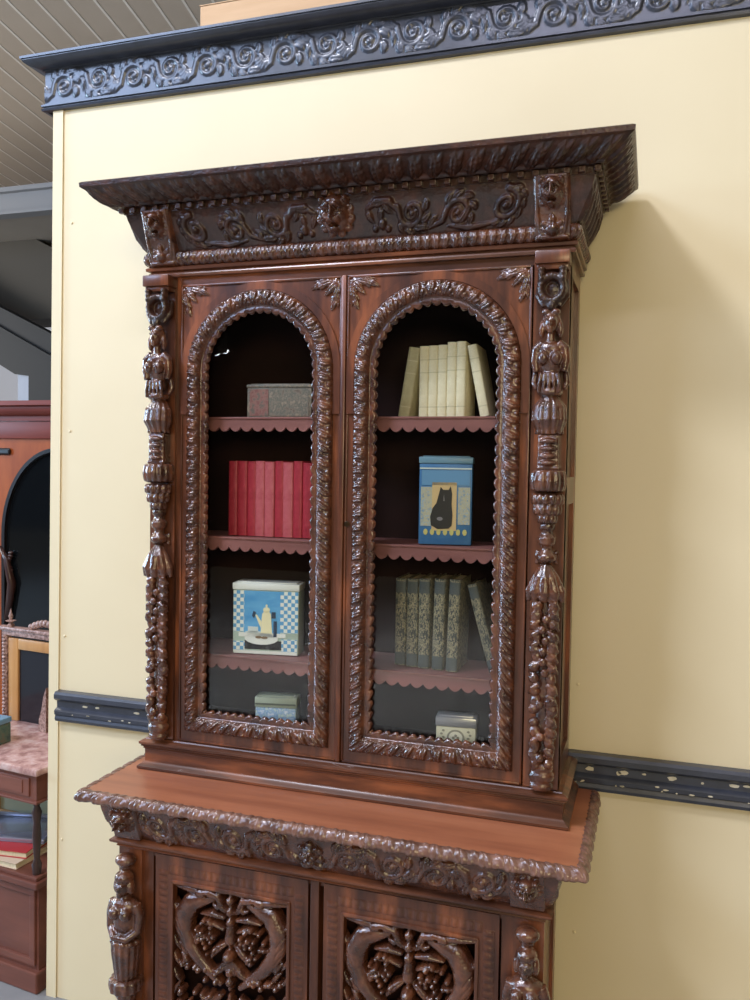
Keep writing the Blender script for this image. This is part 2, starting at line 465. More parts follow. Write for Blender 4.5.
def hall():
    roofm = mottled('roof_sheet', [(.3, srgb(186, 172, 156)), (.7, srgb(200, 186, 170))], (.4, .4, .4), .5)
    # corrugated roof over the far bay: ribs rise away from the camera
    M = Matrix.Translation((-9, 8, 7.4))
    bm = bmesh.new()
    x = -9.0
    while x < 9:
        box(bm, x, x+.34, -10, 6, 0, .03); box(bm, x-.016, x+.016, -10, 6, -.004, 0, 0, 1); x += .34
    o = obj('ceiling', bm, [roofm, plain('roof_seam_highlight', srgb(236, 228, 218), .5)], None, None, (-9.0, 9, 7.2))  # seam strips coloured paler to stand for highlights along the ribs
    o.rotation_euler = (0, 0, math.radians(11))
    tag(o, 'ribbed grey-brown roof sheeting of the hall', kind='structure')
    gm = plain('grey_steel', srgb(128, 130, 134), .5)
    dk = plain('dark_steel', srgb(40, 43, 46), .6, 0, .25)
    lt = plain('pale_gable', srgb(190, 194, 204), .7)
    pn = mottled('soffit_panel', [(.3, srgb(140, 134, 126)), (.7, srgb(152, 146, 138))], (.6, .6, .6), .6)
    # I-shaped grey beam across the bay at y=7
    bm = bmesh.new(); prism(bm, [(6.95, 5.20), (7.15, 5.20), (7.15, 5.24), (7.07, 5.24), (7.07, 5.5), (7.15, 5.5), (7.15, 5.56), (6.95, 5.56), (6.95, 5.5), (7.03, 5.5), (7.03, 5.24), (6.95, 5.24)], -12, -5, axis='x')
    tag(obj('trim_4', bm, gm), 'long grey steel beam under the roof', kind='structure')
    # sloping panelled soffit behind
    bm = bmesh.new(); prism(bm, [(7.4, 5.3), (13.8, 5.0), (13.8, 5.1), (7.4, 5.4)], -20, -4, axis='x')
    tag(obj('ceiling', bm, pn), 'pale soffit panels beyond the grey beam', kind='structure')
    # slope of the lower roof with its shade painted in, dark rafter with knee brace, post
    bm = bmesh.new(); prism(bm, [(-9.8, 6.1), (-9.8, 4.05), (-7.2, 4.05), (-7.2, 4.76), (-8.79, 5.54)], 8.3, 9.0)
    tag(obj('trim_5', bm, plain('shaded_roof_slope', srgb(62, 58, 51), .8)), 'lower roof slope below the roof beam, its shade painted dark taupe', kind='structure')
    bm = bmesh.new()
    prism(bm, [(-9.8, 4.85), (-9.8, 4.02), (-8.79, 3.48), (-8.21, 3.17), (-7.96, 3.14), (-7.96, 2.3), (-7.3, 2.3), (-7.3, 3.62), (-8.79, 4.31)], 7.85, 8.05)
    prism(bm, [(-9.8, 4.55), (-9.8, 4.50), (-7.3, 3.25), (-7.3, 3.30)], 7.80, 7.86)
    tag(obj('trim_6', bm, dk), 'dark steel rafter and knee brace of the far bay', kind='structure')
    bm = bmesh.new(); box(bm, -8.20, -7.97, 7.9, 8.1, 0, 3.25, .01)
    tag(obj('trim_7', bm, plain('blue_grey_steel', srgb(140, 152, 172), .5)), 'blue-grey steel post below the rafter', kind='structure')
    bm = bmesh.new(); box(bm, -22, 2, 12.8, 13, 0, 9)
    tag(obj('wall_far', bm, lt), 'pale grey end wall of the hall', kind='structure')
hall()

# ================================================================== BOOKCASE
XB, YF = .586, -.302
BC = empty('bookcase', (0, 0, 0))
tag(BC, 'tall carved reddish oak bookcase with two arched glazed doors against the cream wall', 'bookcase')

def bookcase_carcase():
    # upper carcase shell: sides, back, top, bottom
    for s in (-1, 1):
        bm = bmesh.new()
        x0, x1 = sorted((s*(XB-.022), s*XB))
        # framed side: stiles and rails proud of a recessed panel
        box(bm, x0, x1, YF, YF+.045, 1.088, 2.44)
        box(bm, x0, x1, -.075, -.03, 1.088, 2.44)
        for z0, z1 in ((1.088, 1.15), (1.80, 1.87), (2.37, 2.44)): box(bm, x0, x1, YF+.045, -.075, z0, z1)
        xa, xc = sorted((s*(XB-.020), s*(XB-.010)))
        box(bm, xa, xc, YF+.045, -.075, 1.15, 2.37)
        obj('side_panel', bm, WOOD, BC)
    bm = bmesh.new(); box(bm, -XB+.022, XB-.022, -.045, -.03, 1.088, 2.45)
    box(bm, -XB+.022, XB-.022, YF+.02, -.045, 1.088, 1.118); box(bm, -XB+.022, XB-.022, YF+.02, -.045, 2.40, 2.44)
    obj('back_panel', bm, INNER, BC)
    bm = bmesh.new(); box(bm, -XB+.004, XB-.004, YF+.004, -.03, 2.44, 2.60); box(bm, -XB-.03, XB+.03, YF-.03, -.03, 2.60, 2.605); box(bm, -XB-.12, XB+.12, YF-.12, -.03, 2.640, 2.652)
    obj('cornice_core', bm, DARK, BC)
    # face frame behind the posts, centre strip, head rail
    for s in (-1, 1):
        bm = bmesh.new(); x0, x1 = sorted((s*.497, s*XB)); box(bm, x0, x1, YF, YF+.03, 1.088, 2.43)
        obj('corner_stile', bm, WOOD, BC)
    bm = bmesh.new(); box(bm, -.5, .5, YF+.004, YF+.03, 2.395, 2.43)
    obj('head_rail', bm, WOODH, BC)
    # three shelves
    for z in (2.022, 1.68, 1.338):
        bm = bmesh.new(); box(bm, -.563, .563, -.252, -.046, z-.018, z)
        for a0, a1 in ((-.5, -.012), (.012, .5)):
            n = int((a1-a0)/.034); p = (a1-a0)/n; poly = [(a1, z), (a0, z)]
            for i in range(n):
                for k in range(9):
                    t = k/8; poly.append((a0+(i+t)*p, z-.026-.013*math.sin(PI*t)**.8))
            # thin valance
            prism(bm, poly[::-1], -.262, -.252)
        box(bm, -.563, .563, -.265, -.25, z-.004, z+.002, .001)
        obj('shelf', bm, SHELFW, BC, 30)
bookcase_carcase()

# ---- cornice, from the top down
t_ac = tile_acanthus(.050, .062, k=.75, twist=.35)
band('cornice_lip', XB, YF, [(.10, 2.640), (.139, 2.641), (.145, 2.645), (.146, 2.656), (.14, 2.660), (0, 2.660)], DARK, BC)
band('cornice_leafwork', XB, YF, smooth_prof([(.074, 2.604), (.080, 2.612), (.100, 2.618), (.124, 2.630), (.139, 2.642)]), DARK, BC, tile=t_ac, period=.050, amp=1.0)
band('dentil_fillet', XB, YF, [(.04, 2.586), (.060, 2.586), (.060, 2.604), (.076, 2.605)], DARK, BC)
def dentils():
    bm = bmesh.new(); box(bm, -.008, .008, -.007, .007, -.007, .007, .002)
    first = obj('dentil', bm, DARK, BC); z = 2.595
    spots = []
    n = round(2*(XB+.06)/.036)
    for i in range(n+1): spots.append((-(XB+.062)+i*2*(XB+.062)/n, YF-.065, 0))
    for s in (-1, 1):
        for i in range(1, 10): spots.append((s*(XB+.065), YF-.062+i*.036, PI/2))
    for i, (x, y, a) in enumerate(spots):
        o = first if i == 0 else first.copy()
        if i: C.objects.link(o)
        o.location = (x, y, z); o.rotation_euler = (0, 0, a)
dentils()
FR = smooth_prof([(.008, 2.484), (.012, 2.490), (.028, 2.522), (.050, 2.562), (.056, 2.586)])
def frieze():
    r = Relief(1.29, .110, .0022)
    for d in (-1, 1):
        # big C leaf beside the mask, then two scrolls and a closing spiral
        r.stroke([(d*.075, .02), (d*.10, .036), (d*.135, .034), (d*.155, .012)], [.006, .010, .011, .005], .9)
        r.leaf(d*.075, .018, -PI/2+d*.2, .04, .009, bend=d*.6)
        r.leaf(d*.115, .02, -PI/2-d*.3, .035, .009, bend=d*.4)
        r.blob(d*.115, -.02, .012, .014, .009); r.blob(d*.095, -.03, .009, .009, .007); r.blob(d*.132, -.032, .009, .009, .007)
        r.rinceau(d*.135, .125, 2, .034, -.002, d, .0085, .034, flip=1, lw=.0095)
        r.spiral(d*.445, .004, .038, PI/2, 1.5, -d, .0095, .005)
        for a in range(7): 
            ang = PI/2-d*(a*.5+.3)
            r.leaf(d*.445+.036*math.cos(ang), .004+.036*math.sin(ang), ang-d*.9, .028, .008, bend=-d)
        r.stroke([(d*.30, -.035), (d*.36, -.043), (d*.42, -.036)], [.004, .009, .005], .9)
        r.leaf(d*.33, -.03, .9 if d > 0 else PI-.9, .045, .01, bend=d*.5)
    r.H *= 1.3
    return r
band('scroll_frieze', XB, YF, FR, DARK, BC, tile=tile_acanthus(.055, .11, k=.8, twist=.5), period=.055, relief=frieze())
t_g = tile_acanthus(.024, .044, lobes=3, k=.9)
band('gadroon_moulding', XB, YF, smooth_prof([(.004, 2.447), (.010, 2.449), (.020, 2.460), (.022, 2.472), (.018, 2.484), (.010, 2.487)]), CARVE, BC, tile=t_g, period=.024)
band('reeded_moulding', XB, YF, [(-.002, 2.418), (.010, 2.418), (.012, 2.424), (.010, 2.429), (.006, 2.430), (.006, 2.433), (.016, 2.435), (.017, 2.442), (.012, 2.446), (.0, 2.447)], WOODH, BC)

def masks():
    r = Relief(.15, .125, .0018); r.lion(0, .0, .052, .85)
    U, V = np.meshgrid(r.u, r.v)
    keep = r.H > .0004
    m = keep[:-1, :-1] | keep[1:, 1:] | keep[:-1, 1:] | keep[1:, :-1]
    def put(nm, cx, cz, y, lean, H=1.0):
        P = np.stack([cx+U, y-r.H*H-V*lean, cz+V], -1)
        return grid_mesh(nm, P, CARVE, BC, m)
    put('lion_mask', -.016, 2.543, YF-.042, .35)
    # lion brackets at the two ends of the frieze
    r2 = Relief(.088, .142, .0018)
    r2.lion(0, .032, .038, 1.0)
    for e in (-1, 1):
        r2.stroke([(e*.034, .06), (e*.036, -.01), (e*.030, -.05)], [.006, .005, .004], .9)
        r2.spiral(e*.021, -.050, .015, PI/2, 1.2, e, .006, .003)
    r2.blob(0, -.050, .018, .016, .018); r2.leaf(0, -.016, -PI/2, .034, .010, 1.0)
    r2.stroke([(-.034, .066), (.034, .066)], .006, 1.0); r2.stroke([(-.034, -.066), (.034, -.066)], .006, 1.0)
    U2, V2 = np.meshgrid(r2.u, r2.v)
    for e in (-1, 1):
        P = np.stack([e*.542+U2, YF-.046-V2*.36-r2.H*1.1, 2.518+V2], -1)
        P[0, :, 1] = YF; P[-1, :, 1] = YF; P[:, 0, 1] = YF; P[:, -1, 1] = YF
        grid_mesh('lion_bracket', P, CARVE, BC)
masks()

# ---- plinth under the upper stage
band('plinth', XB, YF, [(.0, .999), (.026, .999), (.030, 1.002), (.030, 1.008), (.025, 1.012), (.020, 1.015), (.017, 1.019), (.013, 1.021), (.013, 1.056), (.017, 1.059), (.016, 1.063), (.022, 1.066), (.021, 1.070), (.026, 1.073), (.026, 1.079), (.020, 1.083), (.012, 1.085), (.010, 1.088), (-.03, 1.0885)], WOODH, BC, sm=35)

# ---- glazed doors
AW, ZS, ZB = .163, 2.149, 1.180     # opening half width, springing, sill
def arch_pts(w, n_arc=40, zb=None):
    zb = ZB-w if zb is None else zb
    p = [(-AW-w, zb), (-AW-w, ZS)]
    for i in range(1, n_arc): a = PI-PI*i/n_arc; p.append(((AW+w)*math.cos(a), ZS+(AW+w)*math.sin(a)))
    p += [(AW+w, ZS), (AW+w, zb)]
    return p
def make_door():
    D = empty('glazed_door', (0, 0, 0), 0, BC)
    x0, x1, z0, z1 = -.2435, .2435, 1.090, 2.394
    inner = arch_pts(.006)
    outer = []
    for (x, z) in inner:
        if z <= ZS: outer.append((x0 if x < 0 else x1, z if z > ZB else z0))
        else:
            a = math.atan2(z-ZS, x); t = min((x1/abs(math.cos(a))) if abs(math.cos(a)) > 1e-6 else 9, (z1-ZS)/max(math.sin(a), 1e-6))
            outer.append((t*math.cos(a), ZS+t*math.sin(a)))
    # snap the two corners exactly
    for s in (-1, 1):
        j = min(range(len(outer)), key=lambda i: (outer[i][0]-s*x1)**2+(outer[i][1]-z1)**2); outer[j] = (s*x1, z1)
    bm = bmesh.new(); yf, yb = YF-.002, YF+.022
    fi = [bm.verts.new((x, yf, z)) for x, z in inner]; fo = [bm.verts.new((x, yf, z)) for x, z in outer]
    bi = [bm.verts.new((x, yb, z)) for x, z in inner]; bo = [bm.verts.new((x, yb, z)) for x, z in outer]
    n = len(inner)
    for i in range(n):
        j = (i+1) % n
        bm.faces.new((fi[i], fi[j], fo[j], fo[i])); bm.faces.new((bi[i], bo[i], bo[j], bi[j]))
        bm.faces.new((fi[i], bi[i], bi[j], fi[j])); bm.faces.new((fo[i], fo[j], bo[j], bo[i]))
    obj('door_frame', bm, WOOD, D, 30)
    # thin bead all round the outer edge
    bm = bmesh.new()
    for a, b, c, d in ((x0, x0+.006, z0, z1), (x1-.006, x1, z0, z1), (x0, x1, z1-.006, z1), (x0, x1, z0, z0+.006)):
        box(bm, a, b, yf-.004, yf, c, d, .0015)
    # smooth raised arch band outside the carving
    for w0, w1 in ((.058, .0785),):
        A = arch_pts(w0, 48, ZS-.12); B = arch_pts(w1, 48, ZS-.12)
        q = [[bm.verts.new((x, y, z)) for (x, z), y in ((A[i], yf), (A[i], yf-.007), (B[i], yf-.007), (B[i], yf))] for i in range(len(A))]
        for P, Q in zip(q, q[1:]):
            for k in range(3): bm.faces.new((P[k], P[k+1], Q[k+1], Q[k]))
        bm.faces.new(q[0]); bm.faces.new(q[-1][::-1])
    obj('edge_bead', bm, WOOD, D, 30)
    # carved moulding: scalloped lip + leafy torus, mapped along the opening
    W = .056; NT = 29
    tl = tile_diag(.037, .042, .0018, 1.0)
    ts = tl.shape[1]
    def strip(path, wdir, scal=True, name='carved_moulding'):
        """path(s)-> inner point & outward dir arrays"""
    def mapped(S, pos, L, name):
        per = L/round(L/.037); ncol = round(L/per)*ts
        s = np.linspace(0, L, ncol+1)
        wv = np.linspace(0, W, NT)[:, None]
        lip = .0125
        # base section
        prof = np.where(wv < lip, .004+.002*np.sin(PI*wv/lip), .004+.013*np.sqrt(np.clip(1-((wv-(lip+W)/2)/((W-lip)/2))**2, 0, 1)))
        rows = np.clip(((wv[:, 0]-lip)/(W-lip)*(tl.shape[0]-1)), 0, tl.shape[0]-1).astype(int)
        H = tl[rows][:, np.arange(ncol+1) % ts]*(wv >= lip)
        sc = np.abs(np.sin(PI*s/.0285))**.7*.009     # scallops of the inner edge
        shift = (1-np.clip(wv/lip, 0, 1))*(-sc[None, :])+.002
        ww = wv+shift
        X, Z = pos(s[None, :]+0*ww, ww)
        Y = yf-(prof+H*1.0)
        Y[0, :] = yf+.004; Y[-1, :] = yf
        return grid_mesh(name, np.stack([X, Y, Z], -1), CARVE, D)
    hs = ZS-ZB; La = PI*(AW+W/2); L = 2*hs+La
    def pos_main(s, w):
        sb = s
        X = np.empty_like(s); Z = np.empty_like(s)
        a = s < hs; c = s > hs+La; b = ~(a | c)
        # the legs run down to the mitre
        X[a] = -(AW+w[a]); Z[a] = ZB-w[a]+(hs+w[a])*(s[a]/hs)
        th = PI-PI*(s[b]-hs)/La
        X[b] = (AW+w[b])*np.cos(th); Z[b] = ZS+(AW+w[b])*np.sin(th)
        X[c] = AW+w[c]; Z[c] = ZS-(hs+w[c])*((s[c]-hs-La)/hs)
        return X, Z
    mapped(None, pos_main, L, 'carved_moulding')
    Lb = 2*(AW+W/2)
    def pos_bot(s, w): return (AW+w)*(1-2*s/Lb), ZB-w
    mapped(None, pos_bot, Lb, 'carved_sill')
    # spandrel carving
    for e in (-1, 1):
        r = Relief(.10, .10, .002)
        r.leaf(.043, .043, -PI*.75, .055, .011, 1.0)
        r.leaf(.040, .045, -PI*.95, .075, .010, 1.0, bend=.35)
        r.leaf(.045, .040, -PI*.55, .075, .010, 1.0, bend=-.35)
        r.leaf(-.005, .040, -PI*.85, .035, .007, 1.0); r.leaf(.04, -.005, -PI*.65, .035, .007, 1.0)
        r.blob(.040, .040, .010, .010, .010)
        for q in range(9):
            a = -PI*.48-PI*.54*q/8; L = .075 if q in (0, 8) else .050-.012*math.sin(PI*q/8)
            r.leaf(.046, .046, a, L, .0075, 1.0, vein=True, bend=.25*(q-4)/4)
            if q in (0, 1, 7, 8): r.leaf(.046+.034*math.cos(a), .046+.034*math.sin(a), a+(.6 if q > 4 else -.6), .03, .006, 1.0)
        U, V = np.meshgrid(r.u, r.v)
        X = e*(.2375-.05+U); Z = z1-.006-.05+V
        keep = (np.hypot(X, Z-ZS) > AW+.080) & (r.H > .0004)
        m = keep[:-1, :-1] & keep[1:, 1:] & keep[:-1, 1:] & keep[1:, :-1]
        grid_mesh('spandrel_carving', np.stack([X, yf-.001-r.H*.9, Z], -1), CARVE, D, m)
    # glass
    g = arch_pts(.008, 40)
    bm = bmesh.new(); prism(bm, g, YF+.010, YF+.013)
    obj('glass_pane', bm, GLASS, D)
    return D
door = make_door(); door.location.x = -.2505
d2 = door.copy(); C.objects.link(d2); d2.location.x = .2505
for ch in list(door.children):
    c = ch.copy(); C.objects.link(c); c.parent = d2
bm = bmesh.new(); box(bm, -.008, .006, YF-.012, YF+.01, 1.09, 2.394, .003)
obj('centre_astragal', bm, WOOD, BC, 30)
bm = bmesh.new(); lathe(bm, 0, 0, [(0, .008), (.003, .008), (.004, .005)], 14)
k = obj('keyhole', bm, plain('dark_brass', srgb(60, 44, 26), .35, .8), d2, 40, (-.236, YF-.003, 1.735)); k.rotation_euler = (PI/2, 0, 0)

# ---- carved posts of the upper stage
def upper_post(xc, first):
    P = empty('carved_post', (xc, YF, 0), 0, BC); P.scale = (.9, .9, 1)
    if not first: return P
    bm = bmesh.new()
    box(bm, -.044, .044, -.012, .002, 1.092, 2.40)
    box(bm, -.046, .046, -.060, 0, 2.385, 2.416, .003); box(bm, -.042, .042, -.050, 0, 2.372, 2.386, .003)
    obj('pilaster', bm, WOOD, P, 30)
    # scroll ring
    bm = bmesh.new()
    for i in range(20):
        a = 2*PI*i/20; ell(bm, .030*math.cos(a), -.044, 2.326+.030*math.sin(a), .011, .018, .011, 8)
    ell(bm, 0, -.022, 2.326, .028, .018, .028)
    for e in (-1, 1):
        for q in range(3): ell(bm, e*.028, -.05, 2.372-q*.012, .012-.001*q, .018, .008, 8)
        tube(bm, [(e*.036, -.02, 2.35), (e*.040, -.035, 2.31), (e*.022, -.045, 2.285), (e*.006, -.048, 2.29)], [.006, .008, .007, .004], 8)
    ell(bm, 0, -.05, 2.285, .014, .012, .014)
    fuse(obj('scroll_capital', bm, DARK, P))
    # caryatid figure: head with hair, shoulders, bust, ribbed bodice
    bm = bmesh.new()
    ell(bm, 0, -.052, 2.243, .019, .021, .026); ell(bm, 0, -.042, 2.250, .026, .021, .026)
    ell(bm, 0, -.073, 2.240, .0045, .005, .008, 8); ell(bm, 0, -.069, 2.228, .009, .006, .004, 8); ell(bm, 0, -.066, 2.222, .008, .007, .007, 8)
    for e in (-1, 1):
        ell(bm, e*.008, -.071, 2.251, .006, .004, .003, 8)
        ell(bm, e*.024, -.044, 2.228, .009, .011, .022, 10); ell(bm, e*.013, -.055, 2.268, .013, .013, .009, 10)
        ell(bm, e*.017, -.062, 2.158, .016, .017, .018, 12)
        tube(bm, [(e*.020, -.044, 2.195), (e*.038, -.044, 2.180), (e*.041, -.044, 2.150), (e*.036, -.046, 2.125)], [.013, .014, .012, .009], 10)
        tube(bm, [(e*.040, -.03, 2.13), (e*.044, -.03, 2.10), (e*.036, -.036, 2.085)], [.008, .009, .006], 8)
    tube(bm, [(0, -.045, 2.225), (0, -.045, 2.20)], [.011, .012], 12)
    ell(bm, 0, -.038, 2.180, .040, .026, .022); ell(bm, 0, -.040, 2.150, .032, .026, .035); ell(bm, 0, -.038, 2.112, .028, .026, .026)
    for i in range(5):
        x = -.022+i*.011; tube(bm, [(x, -.060, 2.122), (x*1.2, -.064, 2.095), (x*1.25, -.060, 2.074)], .0048, 8)
    lathe(bm, 0, -.034, [(2.068, .028), (2.073, .034), (2.080, .034), (2.085, .026)], 20)
    fuse(obj('caryatid_figure', bm, CARVE, P), .0024, 2)
    # leafy skirt and tapering shaft
    bm = bmesh.new()
    for i in range(7):
        a = -PI*(.04+.92*i/6); cx, cy = math.cos(a), math.sin(a)
        tube(bm, [(cx*.018, -.03+cy*.016, 2.065), (cx*.036, -.034+cy*.026, 2.04), (cx*.040, -.036+cy*.032, 2.01), (cx*.030, -.032+cy*.02, 1.985), (cx*.038, -.032+cy*.026, 1.975)], [.006, .010, .010, .008, .004], 8)
    lathe(bm, 0, -.03, [(1.975, .026), (2.07, .024)], 16)
    fuse(obj('leaf_skirt', bm, CARVE, P))
    bm = bmesh.new()
    box(bm, -.028, .028, -.05, 0, 1.895, 1.975, .003)
    for z, w in ((1.905, .022), (1.922, .021), (1.940, .022), (1.958, .024)): ell(bm, 0, -.052, z, w, .013, .007, 12)
    box(bm, -.030, .030, -.054, 0, 1.888, 1.896, .002)
    fuse(obj('ringed_shaft', bm, CARVE, P))
    bm = bmesh.new()
    lathe(bm, 0, -.032, [(1.834, .030), (1.838, .040), (1.846, .043), (1.862, .045), (1.878, .043), (1.886, .040), (1.889, .030)], 60, 14, .14)
    fuse(obj('gadrooned_drum', bm, CARVE, P))
    bm = bmesh.new()
    for row, (z, rr, n) in enumerate(((1.818, .036, 7), (1.792, .030, 6), (1.770, .020, 5))):
        for i in range(n):
            a = -PI*(.03+.94*i/(n-1)); ell(bm, rr*math.cos(a), -.03+rr*math.sin(a), z, .010, .011, .014, 10); ell(bm, rr*1.1*math.cos(a), -.03+rr*1.1*math.sin(a), z-.008, .006, .006, .006, 8)
    lathe(bm, 0, -.03, [(1.755, .014), (1.78, .022), (1.828, .032)], 18)
    fuse(obj('leaf_capital', bm, CARVE, P))
    bm = bmesh.new()
    lathe(bm, 0, -.028, [(1.66, .018), (1.668, .027), (1.678, .027), (1.688, .018), (1.694, .014), (1.70, .016), (1.707, .024), (1.722, .026), (1.730, .018), (1.738, .015), (1.745, .022), (1.755, .022), (1.762, .014)], 22)
    for s in (-1, 1): box(bm, min(s*.02, s*.032), max(s*.02, s*.032), -.02, 0, 1.655, 1.69, .003)
    fuse(obj('turned_neck', bm, CARVE, P))
    # hanging garland of fruit and leaves
    bm = bmesh.new(); g = random.Random(11)
    for i in range(5):
        a = -PI*(.08+.84*i/4); cx, cy = math.cos(a), math.sin(a)
        tube(bm, [(cx*.006, -.03+cy*.012, 1.655), (cx*.022, -.032+cy*.026, 1.625), (cx*.038, -.032+cy*.032, 1.590), (cx*.042, -.032+cy*.022, 1.565)], [.007, .012, .013, .006], 8)
    z = 1.585
    while z > 1.16:
        w = .030 if z > 1.25 else .030-(1.25-z)*.10
        for e in (-1, 1):
            x = e*(w*.66)+g.uniform(-.003, .003); r = g.uniform(.0125, .0165)
            ell(bm, x, -.044, z+g.uniform(-.005, .005), r, r*1.1, r*g.choice((.9, 1.0, 1.25)), 12, g.uniform(-.5, .5))
            if g.random() < .6: tube(bm, [(e*w*.3, -.052, z+.014), (e*w*.8, -.054, z+.004), (e*w*1.15, -.040, z-.012)], [.005, .008, .004], 8)
        if g.random() < .7: ell(bm, g.uniform(-.006, .006), -.058, z-.009, .010, .010, .011, 10)
        z -= .0265
    tube(bm, [(0, -.018, 1.60), (0, -.018, 1.15)], .020, 10)
    fuse(obj('fruit_garland', bm, CARVE, P), .0022, 1)
    bm = bmesh.new()
    lathe(bm, 0, -.026, [(1.092, .018), (1.096, .028), (1.106, .031), (1.114, .026), (1.120, .031), (1.132, .033), (1.142, .027), (1.148, .030), (1.158, .028), (1.168, .018)], 24)
    fuse(obj('turned_foot', bm, CARVE, P))
    return P
P1 = upper_post(.546, True)
for ch in P1.children:
    if ch.name.startswith(('fruit_garland', 'turned_foot')): ch.scale.y = .9; ch.scale.x = 1.12
P2 = upper_post(-.548, False)
for ch in list(P1.children):
    c = ch.copy(); C.objects.link(c); c.parent = P2

# ---- table top of the lower stage
def tabletop():
    bm = bmesh.new(); box(bm, -.662, .662, -.524, -.03, .974, .9995)
    obj('tabletop', bm, TOPW, BC)
    t = tile_diag(.058, .036, .0018, .8)
    band('carved_table_edge', .655, -.517, smooth_prof([(-.01, .973), (.014, .974), (.020, .976), (.021, .981), (.018, .990), (.011, .999), (.002, 1.0005), (-.004, .999)], 1), EDGE, BC, tile=t, period=.058, amp=.36)
tabletop()

# ---- lower stage
XL, YL = .562, -.457
def lower_stage():
    for s in (-1, 1):
        bm = bmesh.new()
        x0, x1 = sorted((s*(XL-.022), s*XL))
        box(bm, x0, x1, YL, YL+.05, .09, .97); box(bm, x0, x1, -.08, -.03, .09, .97)
        for z0, z1 in ((.09, .16), (.78, .97)): box(bm, x0, x1, YL+.05, -.08, z0, z1)
        xa, xc = sorted((s*(XL-.020), s*(XL-.008))); box(bm, xa, xc, YL+.05, -.08, .16, .78)
        obj('side_panel', bm, WOOD, BC)
    bm = bmesh.new(); box(bm, -XL+.022, XL-.022, YL+.06, YL+.07, .1, .84); box(bm, -XL+.022, XL-.022, -.045, -.03, .09, .97)
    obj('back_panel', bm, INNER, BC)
    for s in (-1, 1):
        bm = bmesh.new(); x0, x1 = sorted((s*.477, s*XL)); box(bm, x0, x1, YL, YL+.03, .09, .85)
        obj('corner_stile', bm, WOOD, BC)
    bm = bmesh.new(); box(bm, -.48, .48, YL+.002, YL+.03, .818, .85); box(bm, -.48, .48, YL+.002, YL+.03, .09, .13); box(bm, -.012, .012, YL-.008, YL+.03, .10, .835, .003)
    obj('face_frame', bm, WOOD, BC)
    # frieze with running scroll and corner masks
    r = Relief(1.17, .106, .0022)
    for d in (-1, 1):
        r.rinceau(d*.045, .108, 4, .036, 0, d, .0085, .036, flip=0, lw=.011)
    r.H = np.minimum(r.H, .006+.25*r.H)*1.3
    fr = smooth_prof([(.014, .866), (.018, .872), (.032, .900), (.048, .940), (.052, .972)])
    band('lower_frieze', XL, YL, fr, CARVE, BC, tile=tile_acanthus(.05, .106, k=.8, twist=.5), period=.05, relief=r)
    band('frieze_moulding', XL, YL, [(-.01, .834), (.014, .836), (.020, .840), (.018, .845), (.024, .848), (.033, .854), (.034, .860), (.026, .864), (.010, .867)], WOODH, BC, sm=35)
    r = Relief(.10, .09, .0018); r.lion(0, 0, .032, 1.0)
    for i in range(6):
        a = 2*PI*i/6+.5; r.blob(.028*math.cos(a), .026*math.sin(a), .012, .012, .012)
    U, V = np.meshgrid(r.u, r.v); keep = r.H > .0004
    m = keep[:-1, :-1] | keep[1:, 1:]
    grid_mesh('rosette_mask', np.stack([U, YL-.036-r.H-V*.4, .916+V], -1), CARVE, BC, m)
    r2 = Relief(.082, .104, .0018); r2.lion(0, .008, .036, 1.0)
    U2, V2 = np.meshgrid(r2.u, r2.v)
    for e in (-1, 1):
        P = np.stack([e*.540+U2, YL-.048-V2*.36-r2.H*1.2, .919+V2], -1)
        P[0, :, 1] = YL; P[-1, :, 1] = YL; P[:, 0, 1] = YL; P[:, -1, 1] = YL
        grid_mesh('lion_bracket', P, CARVE, BC)
    bm = bmesh.new(); box(bm, -XL-.03, XL+.03, YL-.03, -.03, .0, .09, .006)
    obj('base_plinth', bm, WOOD, BC)
lower_stage()

